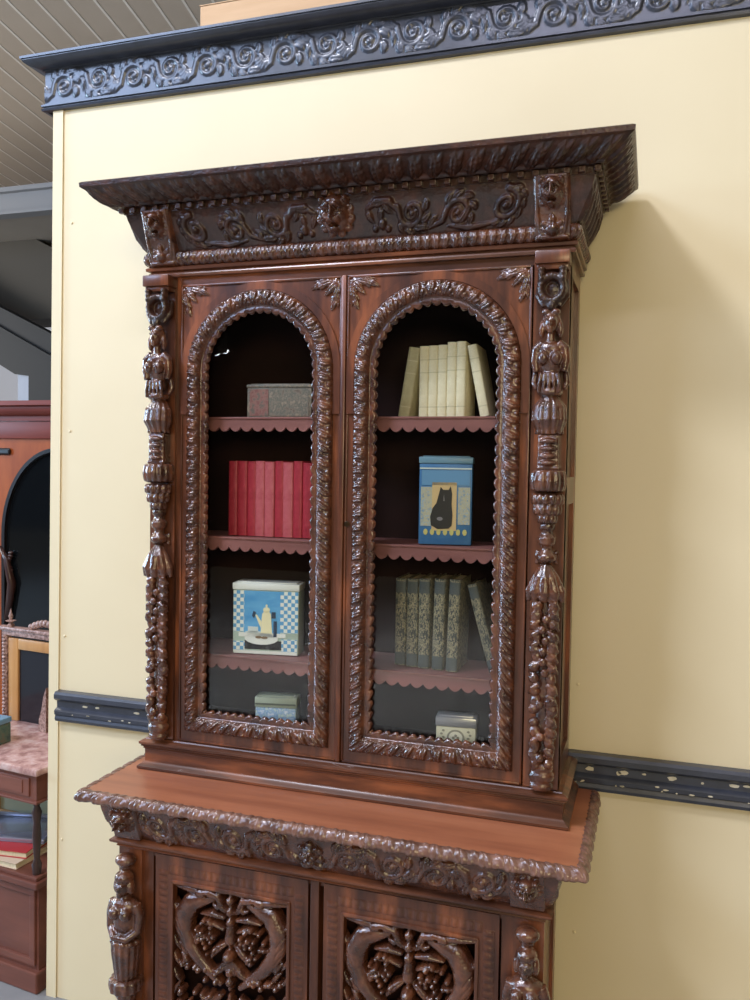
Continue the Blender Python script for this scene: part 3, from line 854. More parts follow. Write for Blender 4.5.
def lower_door():
    D = empty('carved_door', (0, 0, 0), 0, BC)
    x0, x1, z0, z1 = -.224, .224, .135, .830; px, pz0, pz1 = .174, .205, .764
    yf = YL-.006
    bm = bmesh.new()
    for a, b, c, d in ((x0, -px, z0, z1), (px, x1, z0, z1), (-px, px, pz1, z1), (-px, px, z0, pz0)):
        box(bm, a, b, yf, yf+.022, c, d)
    obj('door_frame', bm, WOOD, D)
    bm = bmesh.new()
    for a, b, c, d in ((-px-.002, -px+.007, pz0, pz1), (px-.007, px+.002, pz0, pz1), (-px, px, pz1-.007, pz1+.002), (-px, px, pz0-.002, pz0+.007)):
        box(bm, a, b, yf-.006, yf+.02, c, d, .002)
    obj('panel_bead', bm, WOOD, D, 30)
    # carved leaf border on the frame
    t = tile_acanthus(.019, .030, lobes=3, k=.9)
    for nm, cx, cz, L, ver in (('leaf_border', -.200, .49, .60, 1), ('leaf_border', .200, .49, .60, 1), ('leaf_border', 0, .793, .37, 0)):
        k_ = round(L/.019); tc = t.shape[1]; n = k_*tc+1
        H = t[:, np.arange(n) % tc].copy(); s = np.linspace(-L/2, L/2, n)[None, :]; w = np.linspace(-.015, .015, t.shape[0])[:, None]
        H[0, :] = H[-1, :] = -.001/.6; H[:, 0] = H[:, -1] = -.001/.6
        if ver: P = np.stack([cx+w*(1 if cx > 0 else -1)+0*s, yf-.0005-H*.6, cz+s+0*w], -1)
        else: P = np.stack([cx+s+0*w, yf-.0005-H*.6, cz+w+0*s], -1)
        grid_mesh(nm, P, WOOD, D)
    # pierced griffin panel
    r = Relief(2*px, pz1-pz0, .0020); top = (pz1-pz0)/2
    g = random.Random(5)
    def Y(v): return top+v
    for vs in (0, 1):
        def pt(x, v):   # the lower half mirrors the upper one
            return (x, Y(v)) if vs == 0 else (x, -Y(v)-.0)
        sg = 1 if vs == 0 else -1
        for e in (-1, 1):
            q = lambda L: [pt(e*a, b) for a, b in L]
            # body: heavy arched neck and breast
            r.stroke(q([(.055, -.035), (.085, -.042), (.118, -.055), (.138, -.090), (.140, -.130), (.122, -.170), (.095, -.205), (.062, -.235), (.03, -.262)]), [.010, .019, .026, .028, .025, .022, .018, .014, .008], .62)
            # head and beak curling to the middle, crest
            r.stroke(q([(.165, -.014), (.120, -.016), (.085, -.020)]), [.006, .012, .010], 1.0)
            r.stroke(q([(.090, -.022), (.062, -.018), (.038, -.024), (.028, -.042), (.038, -.056), (.050, -.050)]), [.014, .013, .011, .009, .007, .005], 1.1)
            r.stroke(q([(.012, -.012), (.03, -.010), (.045, -.016)]), [.004, .007, .005], 1.1)
            r.blob(*pt(e*.070, -.026), .006, .006, .020, cut=True)
            # wing feathers along the outer edge
            for i in range(5):
                v = -.125-i*.026; r.leaf(*pt(e*(.140-.004*i), v), (PI/2-.45)*sg if e > 0 else (PI/2+.45)*sg, .042, .0075, 1.1, bend=-e*.5*sg)
            for i in range(5):
                r.stroke(q([(.172, -.06-.045*i), (.160, -.085-.045*i), (.150, -.10-.045*i)]), [.004, .007, .003], 1.0)
            # inner leaf ribbons
            r.stroke(q([(.020, -.080), (.052, -.074), (.088, -.080)]), [.006, .010, .004], 1.1)
            r.stroke(q([(.022, -.112), (.048, -.100), (.075, -.108)]), [.005, .008, .003], 1.2)
            r.leaf(*pt(e*.012, -.065), (.7 if e > 0 else PI-.7)*sg, .05, .009, 1.0, bend=e*.6*sg)
            r.leaf(*pt(e*.012, -.150), (-.5 if e > 0 else PI+.5)*sg, .07, .011, 1.0, bend=-e*.8*sg)
            r.leaf(*pt(e*.012, -.205), (-.9 if e > 0 else PI+.9)*sg, .06, .010, 1.0, bend=e*.8*sg)
            # grape clusters
            for i in range(24):
                a = g.uniform(0, 2*PI); rr = math.sqrt(g.random())
                x = .066+.036*rr*math.cos(a); v = -.140+.048*rr*math.sin(a)
                if x < .012: continue
                R = g.uniform(.0065, .009); r.blob(*pt(e*x, v), R, R, R*1.1+.006)
            for i in range(9):
                x = g.uniform(.03, .15); v = g.uniform(-.275, -.225)
                r.blob(*pt(e*x, v), .009, .009, .014)
        # centre stem, vase and ball
        r.stroke([pt(0, -.01), pt(0, -.27)], .006, .9)
        for v in (-.03, -.06, -.088, -.118, -.225, -.25): r.blob(*pt(0, v), .012, .013, .014)
        r.stroke([pt(0, -.095), pt(0, -.135)], [.010, .017], .9)
        r.blob(*pt(0, -.178), .018, .018, .026)
        for a in (-.9, -.3, .3, .9): r.leaf(*pt(0, -.19), (-PI/2+a)*sg, .05, .007, 1.1)
    # border strip keeps the panel in its frame
    U, V = np.meshgrid(r.u, r.v)
    H = np.where(r.H > .0008, r.H*1.2+.002, -.016)
    keep = r.H > .0008; keep = keep[:-1, :-1] | keep[1:, 1:] | keep[:-1, 1:] | keep[1:, :-1]
    P = np.stack([U, yf+.012-H, (pz0+pz1)/2+V], -1)
    grid_mesh('griffin_panel', P, CARVE, D, keep)
    return D
ld = lower_door(); ld.location.x = -.2425
l2 = ld.copy(); C.objects.link(l2); l2.location.x = .2525-.004
for ch in list(ld.children):
    c = ch.copy(); C.objects.link(c); c.parent = l2

def lower_post(xc, src=None):
    P = empty('carved_post', (xc, YL, 0), 0, BC)
    if src:
        for ch in list(src.children):
            c = ch.copy(); C.objects.link(c); c.parent = P
        return P
    bm = bmesh.new(); box(bm, -.036, .036, -.012, .002, .10, .84)
    obj('pilaster', bm, WOOD, P)
    bm = bmesh.new()
    # cushion, head with headdress, shoulders, breasts, arms folded over the waist
    ell(bm, 0, -.034, .812, .030, .026, .018); ell(bm, 0, -.032, .796, .020, .02, .012)
    ell(bm, 0, -.040, .768, .026, .028, .018); ell(bm, 0, -.044, .745, .021, .026, .027)
    ell(bm, 0, -.070, .744, .005, .005, .008, 8); ell(bm, 0, -.066, .731, .009, .006, .004, 8); ell(bm, 0, -.064, .724, .009, .007, .006, 8)
    tube(bm, [(0, -.036, .725), (0, -.036, .70)], .014, 10)
    ell(bm, 0, -.036, .690, .042, .028, .024); ell(bm, 0, -.036, .650, .035, .028, .045); ell(bm, 0, -.034, .600, .034, .028, .035)
    for e in (-1, 1):
        ell(bm, e*.008, -.068, .753, .006, .004, .003, 8); ell(bm, e*.023, -.04, .742, .008, .014, .022, 10)
        ell(bm, e*.017, -.060, .675, .017, .018, .018)
        tube(bm, [(e*.034, -.036, .697), (e*.044, -.034, .665), (e*.042, -.040, .625), (e*.018, -.062, .606), (0, -.066, .610)], [.014, .014, .012, .010, .008], 10)
    fuse(obj('caryatid_figure', bm, CARVE, P), .0028, 2)
    bm = bmesh.new()
    lathe(bm, 0, -.030, [(.488, .028), (.52, .031), (.56, .036), (.59, .036), (.60, .03)], 66, 14, .16)
    for i in range(6):
        a = -PI*(.05+.9*i/5); ell(bm, .036*math.cos(a), -.03+.034*math.sin(a), .592, .010, .010, .008, 8)
    fuse(obj('fluted_skirt', bm, CARVE, P))
    bm = bmesh.new()
    lathe(bm, 0, -.030, [(.450, .030), (.454, .040), (.47, .042), (.484, .040), (.488, .030)], 60, 12, .14)
    fuse(obj('gadrooned_drum', bm, CARVE, P))
    bm = bmesh.new()
    lathe(bm, 0, -.028, [(.10, .032), (.13, .034), (.14, .022), (.18, .026), (.30, .032), (.40, .028), (.42, .020), (.435, .026), (.450, .024)], 50, 10, .15)
    fuse(obj('tapered_shaft', bm, CARVE, P))
    return P
lp = lower_post(.542)
lower_post(-.542, lp)

# ================================================================== THINGS ON THE SHELVES
def make_book(name, w, h, d, cover, pages, band_mat=None):
    """spine faces -y, origin at the bottom middle of the spine"""
    R = empty(name)
    bm = bmesh.new(); t = .0022
    n = 8; prof = []
    for i in range(n+1):
        a = PI*i/n; prof.append((-w/2*math.cos(a), -.004*math.sin(a)))
    inner = [(w/2-t, d), (w/2-t, .003), (-w/2+t, .003), (-w/2+t, d)]
    poly = prof+[(w/2, d)]+inner+[(-w/2, d)]
    prism(bm, poly, 0, h, axis='z')
    obj('cover', bm, cover, R, 40)
    bm = bmesh.new(); box(bm, -w/2+t, w/2-t, .003, d-.003, .003, h-.004)
    obj('page_block', bm, pages, R)
    if band_mat:
        for z in (.14, .62, .80):
            bm = bmesh.new()
            prism(bm, [(a*1.02, b-.0006) for a, b in prof]+[(w/2*.9, .001), (-w/2*.9, .001)], h*z, h*z+.0025, axis='z')
            obj('spine_band', bm, band_mat, R, 40)
    return R
def copy_book(R, x, y, z, ry, label, group, sx=1.0, sz=1.0, rz=0.0, first=False):
    if first: o = R
    else:
        o = R.copy(); C.objects.link(o)
        for ch in list(R.children):
            c = ch.copy(); C.objects.link(c); c.parent = o
    o.location = (x, y, z); o.rotation_euler = (0, ry, rz); o.scale = (sx, 1, sz)
    tag(o, label, 'book', group)
    return o
PG = mottled('page_edges', [(.3, srgb(196, 180, 146)), (.7, srgb(214, 200, 168))], (200, 20, 20), .8)
RED = mottled('red_cloth', [(.3, srgb(146, 32, 46)), (.7, srgb(176, 54, 66))], (60, 60, 60), .42)
REDD = plain('worn_red_band', srgb(120, 30, 34), .5)
RED2 = mottled('faded_red_cloth', [(.3, srgb(172, 72, 80)), (.7, srgb(192, 100, 104))], (60, 60, 60), .42)
CRM = mottled('cream_cloth', [(.3, srgb(214, 203, 164)), (.7, srgb(232, 223, 190))], (40, 40, 40), .6)
CRMB = plain('grey_cream_band', srgb(198, 190, 154), .6)
OLV = mottled('olive_cream_cloth', [(.3, srgb(166, 158, 122)), (.7, srgb(190, 182, 146))], (40, 40, 40), .6)
ORN = mottled('ornate_spine', [(.38, srgb(50, 54, 48)), (.47, srgb(80, 80, 68)), (.54, srgb(158, 146, 112)), (.62, srgb(82, 82, 68))], (210, 210, 90), .5, detail=2)
ORNB = plain('plain_spine_panel', srgb(70, 76, 72), .5)

lean = .16
# red books, left middle shelf
ordl = ['first', 'second', 'third', 'fourth', 'fifth', 'sixth', 'seventh', 'eighth', 'ninth']
rb = make_book('red_book', .0285, .217, .13, RED, PG)
rb2 = make_book('red_book', .0285, .217, .13, RED2, PG)
xs = -.392; used1 = used2 = True; f1 = f2 = True
for i in range(9):
    w = [.0285, .030, .027, .029, .030, .027, .031, .028, .029][i]
    sel = i in (3, 4, 6)
    pos = ('leftmost of the nine' if i == 0 else 'rightmost of the nine' if i == 8 else ordl[i]+' from the left')
    lb = ('faded pinkish red' if sel else 'deep red')+' book on the left middle shelf, '+pos
    if sel: copy_book(rb2, xs+w/2, -.205, 1.6825, 0, lb, 'red books on the left middle shelf', w/.0285, 1+.012*math.sin(i*3.), first=f2); f2 = False
    else: copy_book(rb, xs+w/2, -.205+.002*(i % 3), 1.6825, 0, lb, 'red books on the left middle shelf', w/.0285, 1+.012*math.sin(i*3.), first=f1); f1 = False
    xs += w+.0004
# cream books, right top shelf
cb = make_book('cream_book', .030, .195, .13, CRM, PG, CRMB)
ob = make_book('cream_book', .030, .195, .13, OLV, PG, CRMB)
copy_book(ob, .1385, -.205, 2.027, .150, 'greenish cream book leaning right at the left end of the top right shelf', 'cream books on the right top shelf', 1.05, .97, first=True)
xs = .181
lab = ['cream book standing next to the greenish leaning book', 'cream book second of the five upright ones from the left', 'cream book in the middle of the five upright ones', 'cream book fourth of the five upright ones from the left', 'cream book at the right end of the five upright ones']
for i in range(5):
    copy_book(cb, xs+.0128, -.205, 2.0245, 0, lab[i]+' on the top right shelf', 'cream books on the right top shelf', .84, [.985, .99, .995, 1.03, 1.035][i], first=(i == 0)); xs += .0255
copy_book(cb, .3625, -.205, 2.0245+.0030, -.20, 'cream book leaning left against the row at its right end, top right shelf', 'cream books on the right top shelf', .85, .99)
# ornate books, right lower shelf
def ornate_panels(R, h, w):
    n = 8
    for z0, z1 in ((.015, .15), (.84, .97)):
        bm = bmesh.new()
        pr = [(-w/2*.97*math.cos(PI*i/n), -.004*math.sin(PI*i/n)-.0006) for i in range(n+1)]
        prism(bm, pr+[(w/2*.9, .001), (-w/2*.9, .001)], h*z0, h*z1, axis='z')
        obj('spine_panel', bm, ORNB, R, 40)
nb = make_book('ornate_book', .031, .246, .13, ORN, PG); ornate_panels(nb, .246, .031)
xx = [(.136, -.19, .98, .0), (.172, -.20, .99, .0), (.207, -.205, 1.0, .0), (.247, -.21, 1.01, .018), (.287, -.215, 1.015, .03)]
pos = ['leftmost of the five upright ones', 'second upright one from the left', 'middle one of the five upright ones', 'fourth upright one from the left', 'rightmost of the five upright ones']
for i, (x, y, sz, ry) in enumerate(xx):
    copy_book(nb, x, y, 1.3405, ry, 'dark green gilt-patterned book, lower right shelf, '+pos[i], 'patterned books on the right lower shelf', 1, sz, first=(i == 0))
copy_book(nb, .402, -.205, 1.3405+.004, -.27, 'dark green gilt-patterned book leaning left alone on the lower right shelf', 'patterned books on the right lower shelf', .85, .99)

def tin_body(R, w, h, d, body, lid, lidh, name='lid', lip=.002):
    bm = bmesh.new(); box(bm, -w/2, w/2, 0, d, 0, h-lidh, .003); obj('body', bm, body, R, 40)
    bm = bmesh.new(); box(bm, -w/2-lip, w/2+lip, -lip, d+lip, h-lidh, h, .003)
    box(bm, -w/2+.008, w/2-.008, .008, d-.008, h-.001, h+.003, .0015); obj(name, bm, lid, R, 40)
def deco(name, R, pieces, mat, y=-.0006, t=.0008):
    for q in pieces:
        bm = bmesh.new()
        if len(q) == 4 and not isinstance(q[0], tuple): a, b, c, d = q; poly = [(a, c), (b, c), (b, d), (a, d)]
        else: poly = q
        prism(bm, poly, y-t, y+.0006)
        obj(name, bm, mat, R)
def oval(cx, cz, rx, rz, n=20, a0=0, a1=2*PI):
    return [(cx+rx*math.cos(a0+(a1-a0)*i/n), cz+rz*math.sin(a0+(a1-a0)*i/n)) for i in range(n if a1-a0 > 6.2 else n+1)]
# map-patterned tin on the top left shelf
R = empty('patterned_tin', (-.234, -.205, 2.0245), .12); tag(R, 'grey and pinkish mottled tin box standing on the top left shelf', 'tin')
mp = mottled('mottled_print', [(.35, srgb(104, 90, 82)), (.45, srgb(134, 124, 110)), (.53, srgb(98, 100, 92)), (.62, srgb(148, 134, 118))], (60, 60, 60), .45, detail=4)
mp2 = mottled('pink_print', [(.38, srgb(128, 84, 80)), (.5, srgb(144, 106, 98)), (.6, srgb(108, 98, 90))], (70, 70, 70), .45, detail=4)
tin_body(R, .193, .096, .09, mp, mp, .010)
deco('pink_panel', R, [(-.088, -.032, .006, .082)], mp2); deco('grey_panel', R, [(-.028, .088, .006, .082)], mp)
# blue cat tin
R = empty('cat_tin', (.262, -.215, 1.6825), .17); tag(R, 'tall blue tin with a black cat on its front, middle right shelf', 'tin')
blue = mottled('blue_print', [(.3, srgb(44, 96, 142)), (.7, srgb(72, 122, 160))], (14, 14, 14), .4)
tin_body(R, .142, .236, .085, blue, plain('blue_grey_lid', srgb(104, 140, 156), .35), .018)
tan = plain('tan_print', srgb(196, 168, 116), .5); blk = plain('black_print', srgb(22, 22, 26), .4); pale = mottled('pale_print', [(.35, srgb(140, 160, 168)), (.5, srgb(176, 168, 132)), (.65, srgb(110, 140, 160))], (110, 110, 110), .5)
ltb = plain('light_blue_print', srgb(86, 136, 170), .4)
deco('side_ornament', R, [(-.066, -.036, .05, .155), (.034, .066, .055, .155)], pale)
deco('light_sky_panel', R, [(-.064, .064, .160, .200)], ltb)
deco('top_stripe', R, [(-.070, .070, .203, .207)], plain('cream_stripe', srgb(190, 200, 190), .5))
deco('tan_frame', R, [(-.036, .030, .038, .168)], tan)
catp = [(-.038, .052), (-.040, .075), (-.034, .098), (-.024, .112), (-.018, .135), (-.013, .156), (-.006, .148), (.008, .148), (.014, .158), (.018, .138), (.017, .11), (.020, .08), (.018, .052), (.010, .044), (-.020, .042)]
deco('black_cat', R, [catp], blk, -.0016)
deco('cat_highlight', R, [oval(-.014, .070, .008, .005), [(-.005, .118), (-.002, .118), (-.004, .138)]], plain('grey_print', srgb(120, 116, 118), .5), -.0026)
deco('gilt_ornament', R, [oval(-.052+i*.0175, .034, .006, .0085, 8) for i in range(7)], plain('gilt_print', srgb(186, 178, 104), .5), -.0008)
# blue and white coffee tin
R = empty('coffee_tin', (-.264, -.215, 1.3405), .17); tag(R, 'square blue and white tin with a coffee pot picture, lower left shelf', 'tin')
wht = plain('white_enamel', srgb(226, 228, 216), .35)
tin_body(R, .196, .206, .07, plain('pale_green_tin', srgb(176, 194, 176), .4), wht, .020)
chk = mottled('blue_check', [(0, srgb(226, 230, 214)), (.5, srgb(96, 158, 196))], (92, 92, 92), .4, kind='checker')
deco('checked_border', R, [(-.096, -.064, .064, .184), (.044, .096, .064, .184), (-.096, -.062, .006, .036), (.048, .094, .004, .046)], chk)
deco('blue_picture', R, [(-.064, .044, .055, .184)], mottled('sky_blue_print', [(.3, srgb(58, 140, 192)), (.7, srgb(110, 176, 212))], (10, 10, 26), .4))
deco('dark_foot_panel', R, [(-.062, .048, .014, .040)], blk)
deco('table_edge', R, [(-.080, .060, .050, .062), oval(-.012, .046, .050, .018)], wht, -.0012)
deco('white_foot', R, [(-.094, .094, .001, .010)], wht, -.0012)
deco('cream_coffee_pot', R, [[(-.014, .062), (.020, .062), (.016, .118), (.010, .126), (-.004, .126), (-.010, .118)], oval(.003, .130, .010, .008), oval(.003, .142, .003, .004, 10), [(-.012, .095), (-.026, .116), (-.030, .114), (-.014, .078)]], plain('cream_print', srgb(236, 226, 178), .4), -.002)
deco('cup_and_saucer', R, [(-.052, -.022, .062, .080), oval(-.036, .064, .024, .004)], plain('grey_white_print', srgb(206, 214, 204), .4), -.002)
deco('dark_handle', R, [(.024, .034, .052, .098), [(-.034, .104), (-.028, .122), (-.036, .126), (-.040, .112)], (.018, .030, .106, .124)], plain('navy_print', srgb(34, 52, 74), .4), -.0021)
deco('brown_biscuits', R, [oval(-.020, .050, .010, .004, 10), oval(-.002, .049, .010, .004, 10)], plain('brown_print', srgb(120, 96, 62), .5), -.0024)
# small tins on the cabinet floor
R = empty('small_tin', (-.234, -.205, 1.1185), .2); tag(R, 'small pale green-lidded tin with blue print on the bottom left shelf', 'tin')
tin_body(R, .120, .096, .055, mottled('blue_white_print', [(.40, srgb(210, 218, 222)), (.5, srgb(120, 158, 196)), (.6, srgb(190, 206, 196))], (60, 60, 60), .4), plain('sage_lid', srgb(168, 178, 156), .35), .030)
deco('lid_band', R, [(-.060, .060, .074, .079)], plain('dark_sage', srgb(96, 104, 92), .4), -.0028)
R = empty('small_tin', (.301, -.205, 1.1185), .1); tag(R, 'small cream tin with a silvery lid on the bottom right shelf', 'tin')
tin_body(R, .108, .095, .055, plain('cream_tin', srgb(206, 200, 168), .4), plain('silver_lid', srgb(196, 196, 198), .28, .6), .026)
cp = plain('grey_ornament', srgb(140, 134, 112), .5)
deco('oval_wreath', R, [oval(0, .040, .024, .022, 24)], cp); deco('wreath_centre', R, [oval(0, .040, .019, .017, 24)], plain('pale_cream', srgb(222, 216, 190), .4), -.0016)
deco('side_sprig', R, [oval(s*(.034+.005*(i % 2)), .022+.009*i, .004, .003, 8) for s in (-1, 1) for i in range(5)], cp)
deco('wreath_flower', R, [oval(.006*math.cos(a), .040+.006*math.sin(a), .004, .004, 8) for a in (0, 1.57, 3.14, 4.71)], cp, -.0024)

# ================================================================== LEFT BACKGROUND
CB = empty('cardboard_box', (-.265, .058, 3.2435)); tag(CB, 'tan cardboard box lying on top of the cream wall', 'box')
cbm = mottled('cardboard', [(.3, srgb(196, 160, 122)), (.7, srgb(210, 176, 138))], (3, 3, 30), .8)
bm = bmesh.new(); box(bm, -.36, .36, -.045, .055, 0, .105, .002); obj('body', bm, cbm, CB)
bm = bmesh.new(); box(bm, -.362, .362, -.047, .003, .1055, .108); box(bm, -.362, .362, .007, .057, .1055, .108); obj('flap', bm, cbm, CB)

def washstand():
    R = empty('washstand', (-1.61, .04, 0), math.radians(-7)); tag(R, 'brown wooden washstand with pinkish marble top and mirror at the left edge', 'washstand')
    wd = mottled('walnut', [(.3, srgb(92, 52, 42)), (.7, srgb(124, 74, 58))], (2, 12, 12), .4)
    mb = mottled('pink_marble', [(.35, srgb(150, 112, 106)), (.5, srgb(184, 146, 138)), (.65, srgb(202, 176, 170))], (22, 22, 22), .25, detail=8)
    def P(nm, f, m, sm=None):
        bm = bmesh.new(); f(bm); return obj(nm, bm, m, R, sm)
    w = .37
    P('marble_top', lambda b: box(b, -w-.02, w+.02, -.02, .40, .785, .810, .006), mb, 40)
    def case(b):
        box(b, -w, w, 0, .38, .690, .782); box(b, -w-.008, w+.008, -.008, .38, .680, .690, .003)
        box(b, -w, w, .36, .38, .1, .700)
        for s in (-1, 1): box(b, min(s*w, s*(w-.03)), max(s*w, s*(w-.03)), .33, .36, .40, .700)
        box(b, -w, w, 0, .36, .40, .415, .003)
        box(b, -w, w, .01, .36, .06, .40); box(b, -w-.012, w+.012, -.012, .37, .375, .400, .005); box(b, -w-.012, w+.012, -.012, .37, 0, .075, .006)
        for a, c in ((-w+.01, -.02), (.02, w-.01)):
            for x0, x1, z0, z1 in ((a, c, .09, .115), (a, c, .345, .37), (a, a+.025, .115, .345), (c-.025, c, .115, .345)): box(b, x0, x1, .0, .012, z0, z1, .003)
    P('case', case, wd)
    P('drawer', lambda b: (box(b, -w+.03, w-.03, -.006, .01, .703, .770, .003), box(b, -w+.06, w-.06, -.009, .0, .713, .760, .002)), wd)
    for s in (-1, 1):
        P('turned_leg', lambda b: lathe(b, s*(w-.025), .025, [(.415, .014), (.45, .018), (.47, .010), (.55, .016), (.60, .012), (.64, .018), (.66, .010), (.680, .016)], 14), plain('dark_turned_wood', srgb(52, 32, 28), .35), 50)
    # mirror with carved marbled surround and finial
    mx0, mx1, z0, z1 = -.205, .30, .81, 1.20; y = .375
    frm = mottled('carved_pink_wood', [(.35, srgb(96, 70, 62)), (.5, srgb(150, 118, 108)), (.65, srgb(190, 160, 150))], (90, 90, 90), .4)
    def fr(b):
        box(b, mx0, mx0+.024, y-.02, y+.01, z0, z1-.03, .004); box(b, mx1-.024, mx1, y-.02, y+.01, z0, z1-.03, .004)
        box(b, mx0-.03, mx1+.03, y-.03, y+.012, z1-.012, z1, .003); box(b, mx0, mx1, y-.022, y+.01, z1-.035, z1-.012, .003)
        for i in range(24):
            zz = z0+.01+i*(z1-z0-.05)/23; ell(b, mx0+.012, y-.022, zz, .009, .006, .007, 8)
    P('mirror_frame', fr, frm, 40)
    P('finial', lambda b: (lathe(b, -.165, y-.01, [(z1, .012), (z1+.01, .014), (z1+.016, .006), (z1+.026, .022), (z1+.03, .006), (z1+.045, .010), (z1+.06, .004), (z1+.075, .002)], 14)), frm, 50)
    def crest(b):
        for i in range(9):
            ell(b, -.05+i*.02, y-.01, z1+.008+.022*math.sin(PI*i/8), .014, .010, .016, 8)
    P('crest', crest, frm, 180)
    P('gilt_inner_frame', lambda b: [box(b, *q, .004) for q in ((mx0+.03, mx0+.085, y-.016, y, z0, z1-.045), (mx1-.085, mx1-.03, y-.016, y, z0, z1-.045), (mx0+.085, mx1-.085, y-.016, y, z1-.09, z1-.045))], mottled('gilt_wood', [(.3, srgb(168, 116, 62)), (.7, srgb(196, 146, 88))], (20, 20, 3), .4), 40)
    P('mirror_glass', lambda b: box(b, mx0+.08, mx1-.08, y-.006, y-.002, z0, z1-.085), plain('dark_mirror', srgb(30, 30, 36), .12))
    P('splash_bracket', lambda b: prism(b, [(.06, .81), (.10, .81), (.10, .99), (.085, .95), (.075, .90), (.062, .86)], .30, .345), frm)
    return R
W = washstand()
def loc(x, y, z):   # a point given in the washstand's own frame
    return W.matrix_basis @ Vector((x, y, z))
W_M = Matrix.Translation((-1.61, .04, 0)) @ Matrix.Rotation(math.radians(-7), 4, 'Z')
p = W_M @ Vector((-.035, .10, .811))
R = empty('blue_tin', p, math.radians(-5)); tag(R, 'faded blue-green tin standing on the pink marble washstand top', 'tin')
tb = mottled('blue_green_print', [(.35, srgb(56, 84, 80)), (.5, srgb(88, 112, 96)), (.65, srgb(120, 100, 80))], (30, 30, 30), .5)
bm = bmesh.new(); box(bm, -.10, .10, -.05, .06, 0, .075, .004); obj('body', bm, tb, R, 40)
bm = bmesh.new(); box(bm, -.103, .103, -.053, .063, .076, .098, .005); obj('lid', bm, plain('blue_lid', srgb(112, 150, 176), .35), R, 40)
# papers and books on the washstand shelf
def slab(nm, x, y, z, w, d, h, rz, mat, lab, cat, pages=True):
    p = W_M @ Vector((x, y, z)); R = empty(nm, p, rz); tag(R, lab, cat)
    bm = bmesh.new(); box(bm, -w/2, w/2, -d/2, d/2, 0, .003, .001); box(bm, -w/2, w/2, -d/2, d/2, h-.003, h, .001); box(bm, -w/2, -w/2+.003, -d/2, d/2, 0, h)
    obj('cover', bm, mat, R)
    bm = bmesh.new(); box(bm, -w/2+.003, w/2-.004, -d/2+.004, d/2-.004, .003, h-.003); obj('page_block', bm, PG, R)
slab('flat_book', .07, .13, .4155, .36, .26, .022, -.06, plain('buff_cover', srgb(200, 176, 150), .6), 'buff covered book lying lowest on the washstand shelf', 'book')
slab('flat_book', .09, .125, .4378, .30, .22, .024, .12, plain('red_cover', srgb(168, 44, 46), .5), 'red covered book lying in the pile on the washstand shelf', 'book')
p = W_M @ Vector((.08, .185, .4628)); R = empty('silver_tray', p, .2); tag(R, 'silver grey tray lying on the red book in the washstand', 'tray')
bm = bmesh.new(); box(bm, -.16, .16, -.11, .11, 0, .004, .001)
for a in ((-.16, .16, -.11, -.10), (-.16, .16, .10, .11), (-.16, -.15, -.10, .10), (.15, .16, -.10, .10)): box(bm, *a, .004, .018, .002)
obj('dish', bm, plain('silver', srgb(176, 182, 200), .25, .7), R, 40)
p = W_M @ Vector((-.03, .318, .4158)); R = empty('gilt_frame', p, -.05); tag(R, 'small gilt framed pale picture leaning inside the washstand niche', 'picture frame')
bm = bmesh.new()
for q in ((-.17, -.13, 0, .26), (.13, .17, 0, .26), (-.13, .13, 0, .04), (-.13, .13, .22, .26)): box(bm, q[0], q[1], -.01, .008, q[2], q[3], .003)
obj('frame', bm, mottled('gilt', [(.3, srgb(150, 104, 58)), (.7, srgb(178, 130, 78))], (20, 20, 20), .4), R, 40)
bm = bmesh.new(); box(bm, -.13, .13, -.002, .004, .04, .22); obj('picture', bm, plain('pale_green_picture', srgb(150, 156, 140), .6), R)

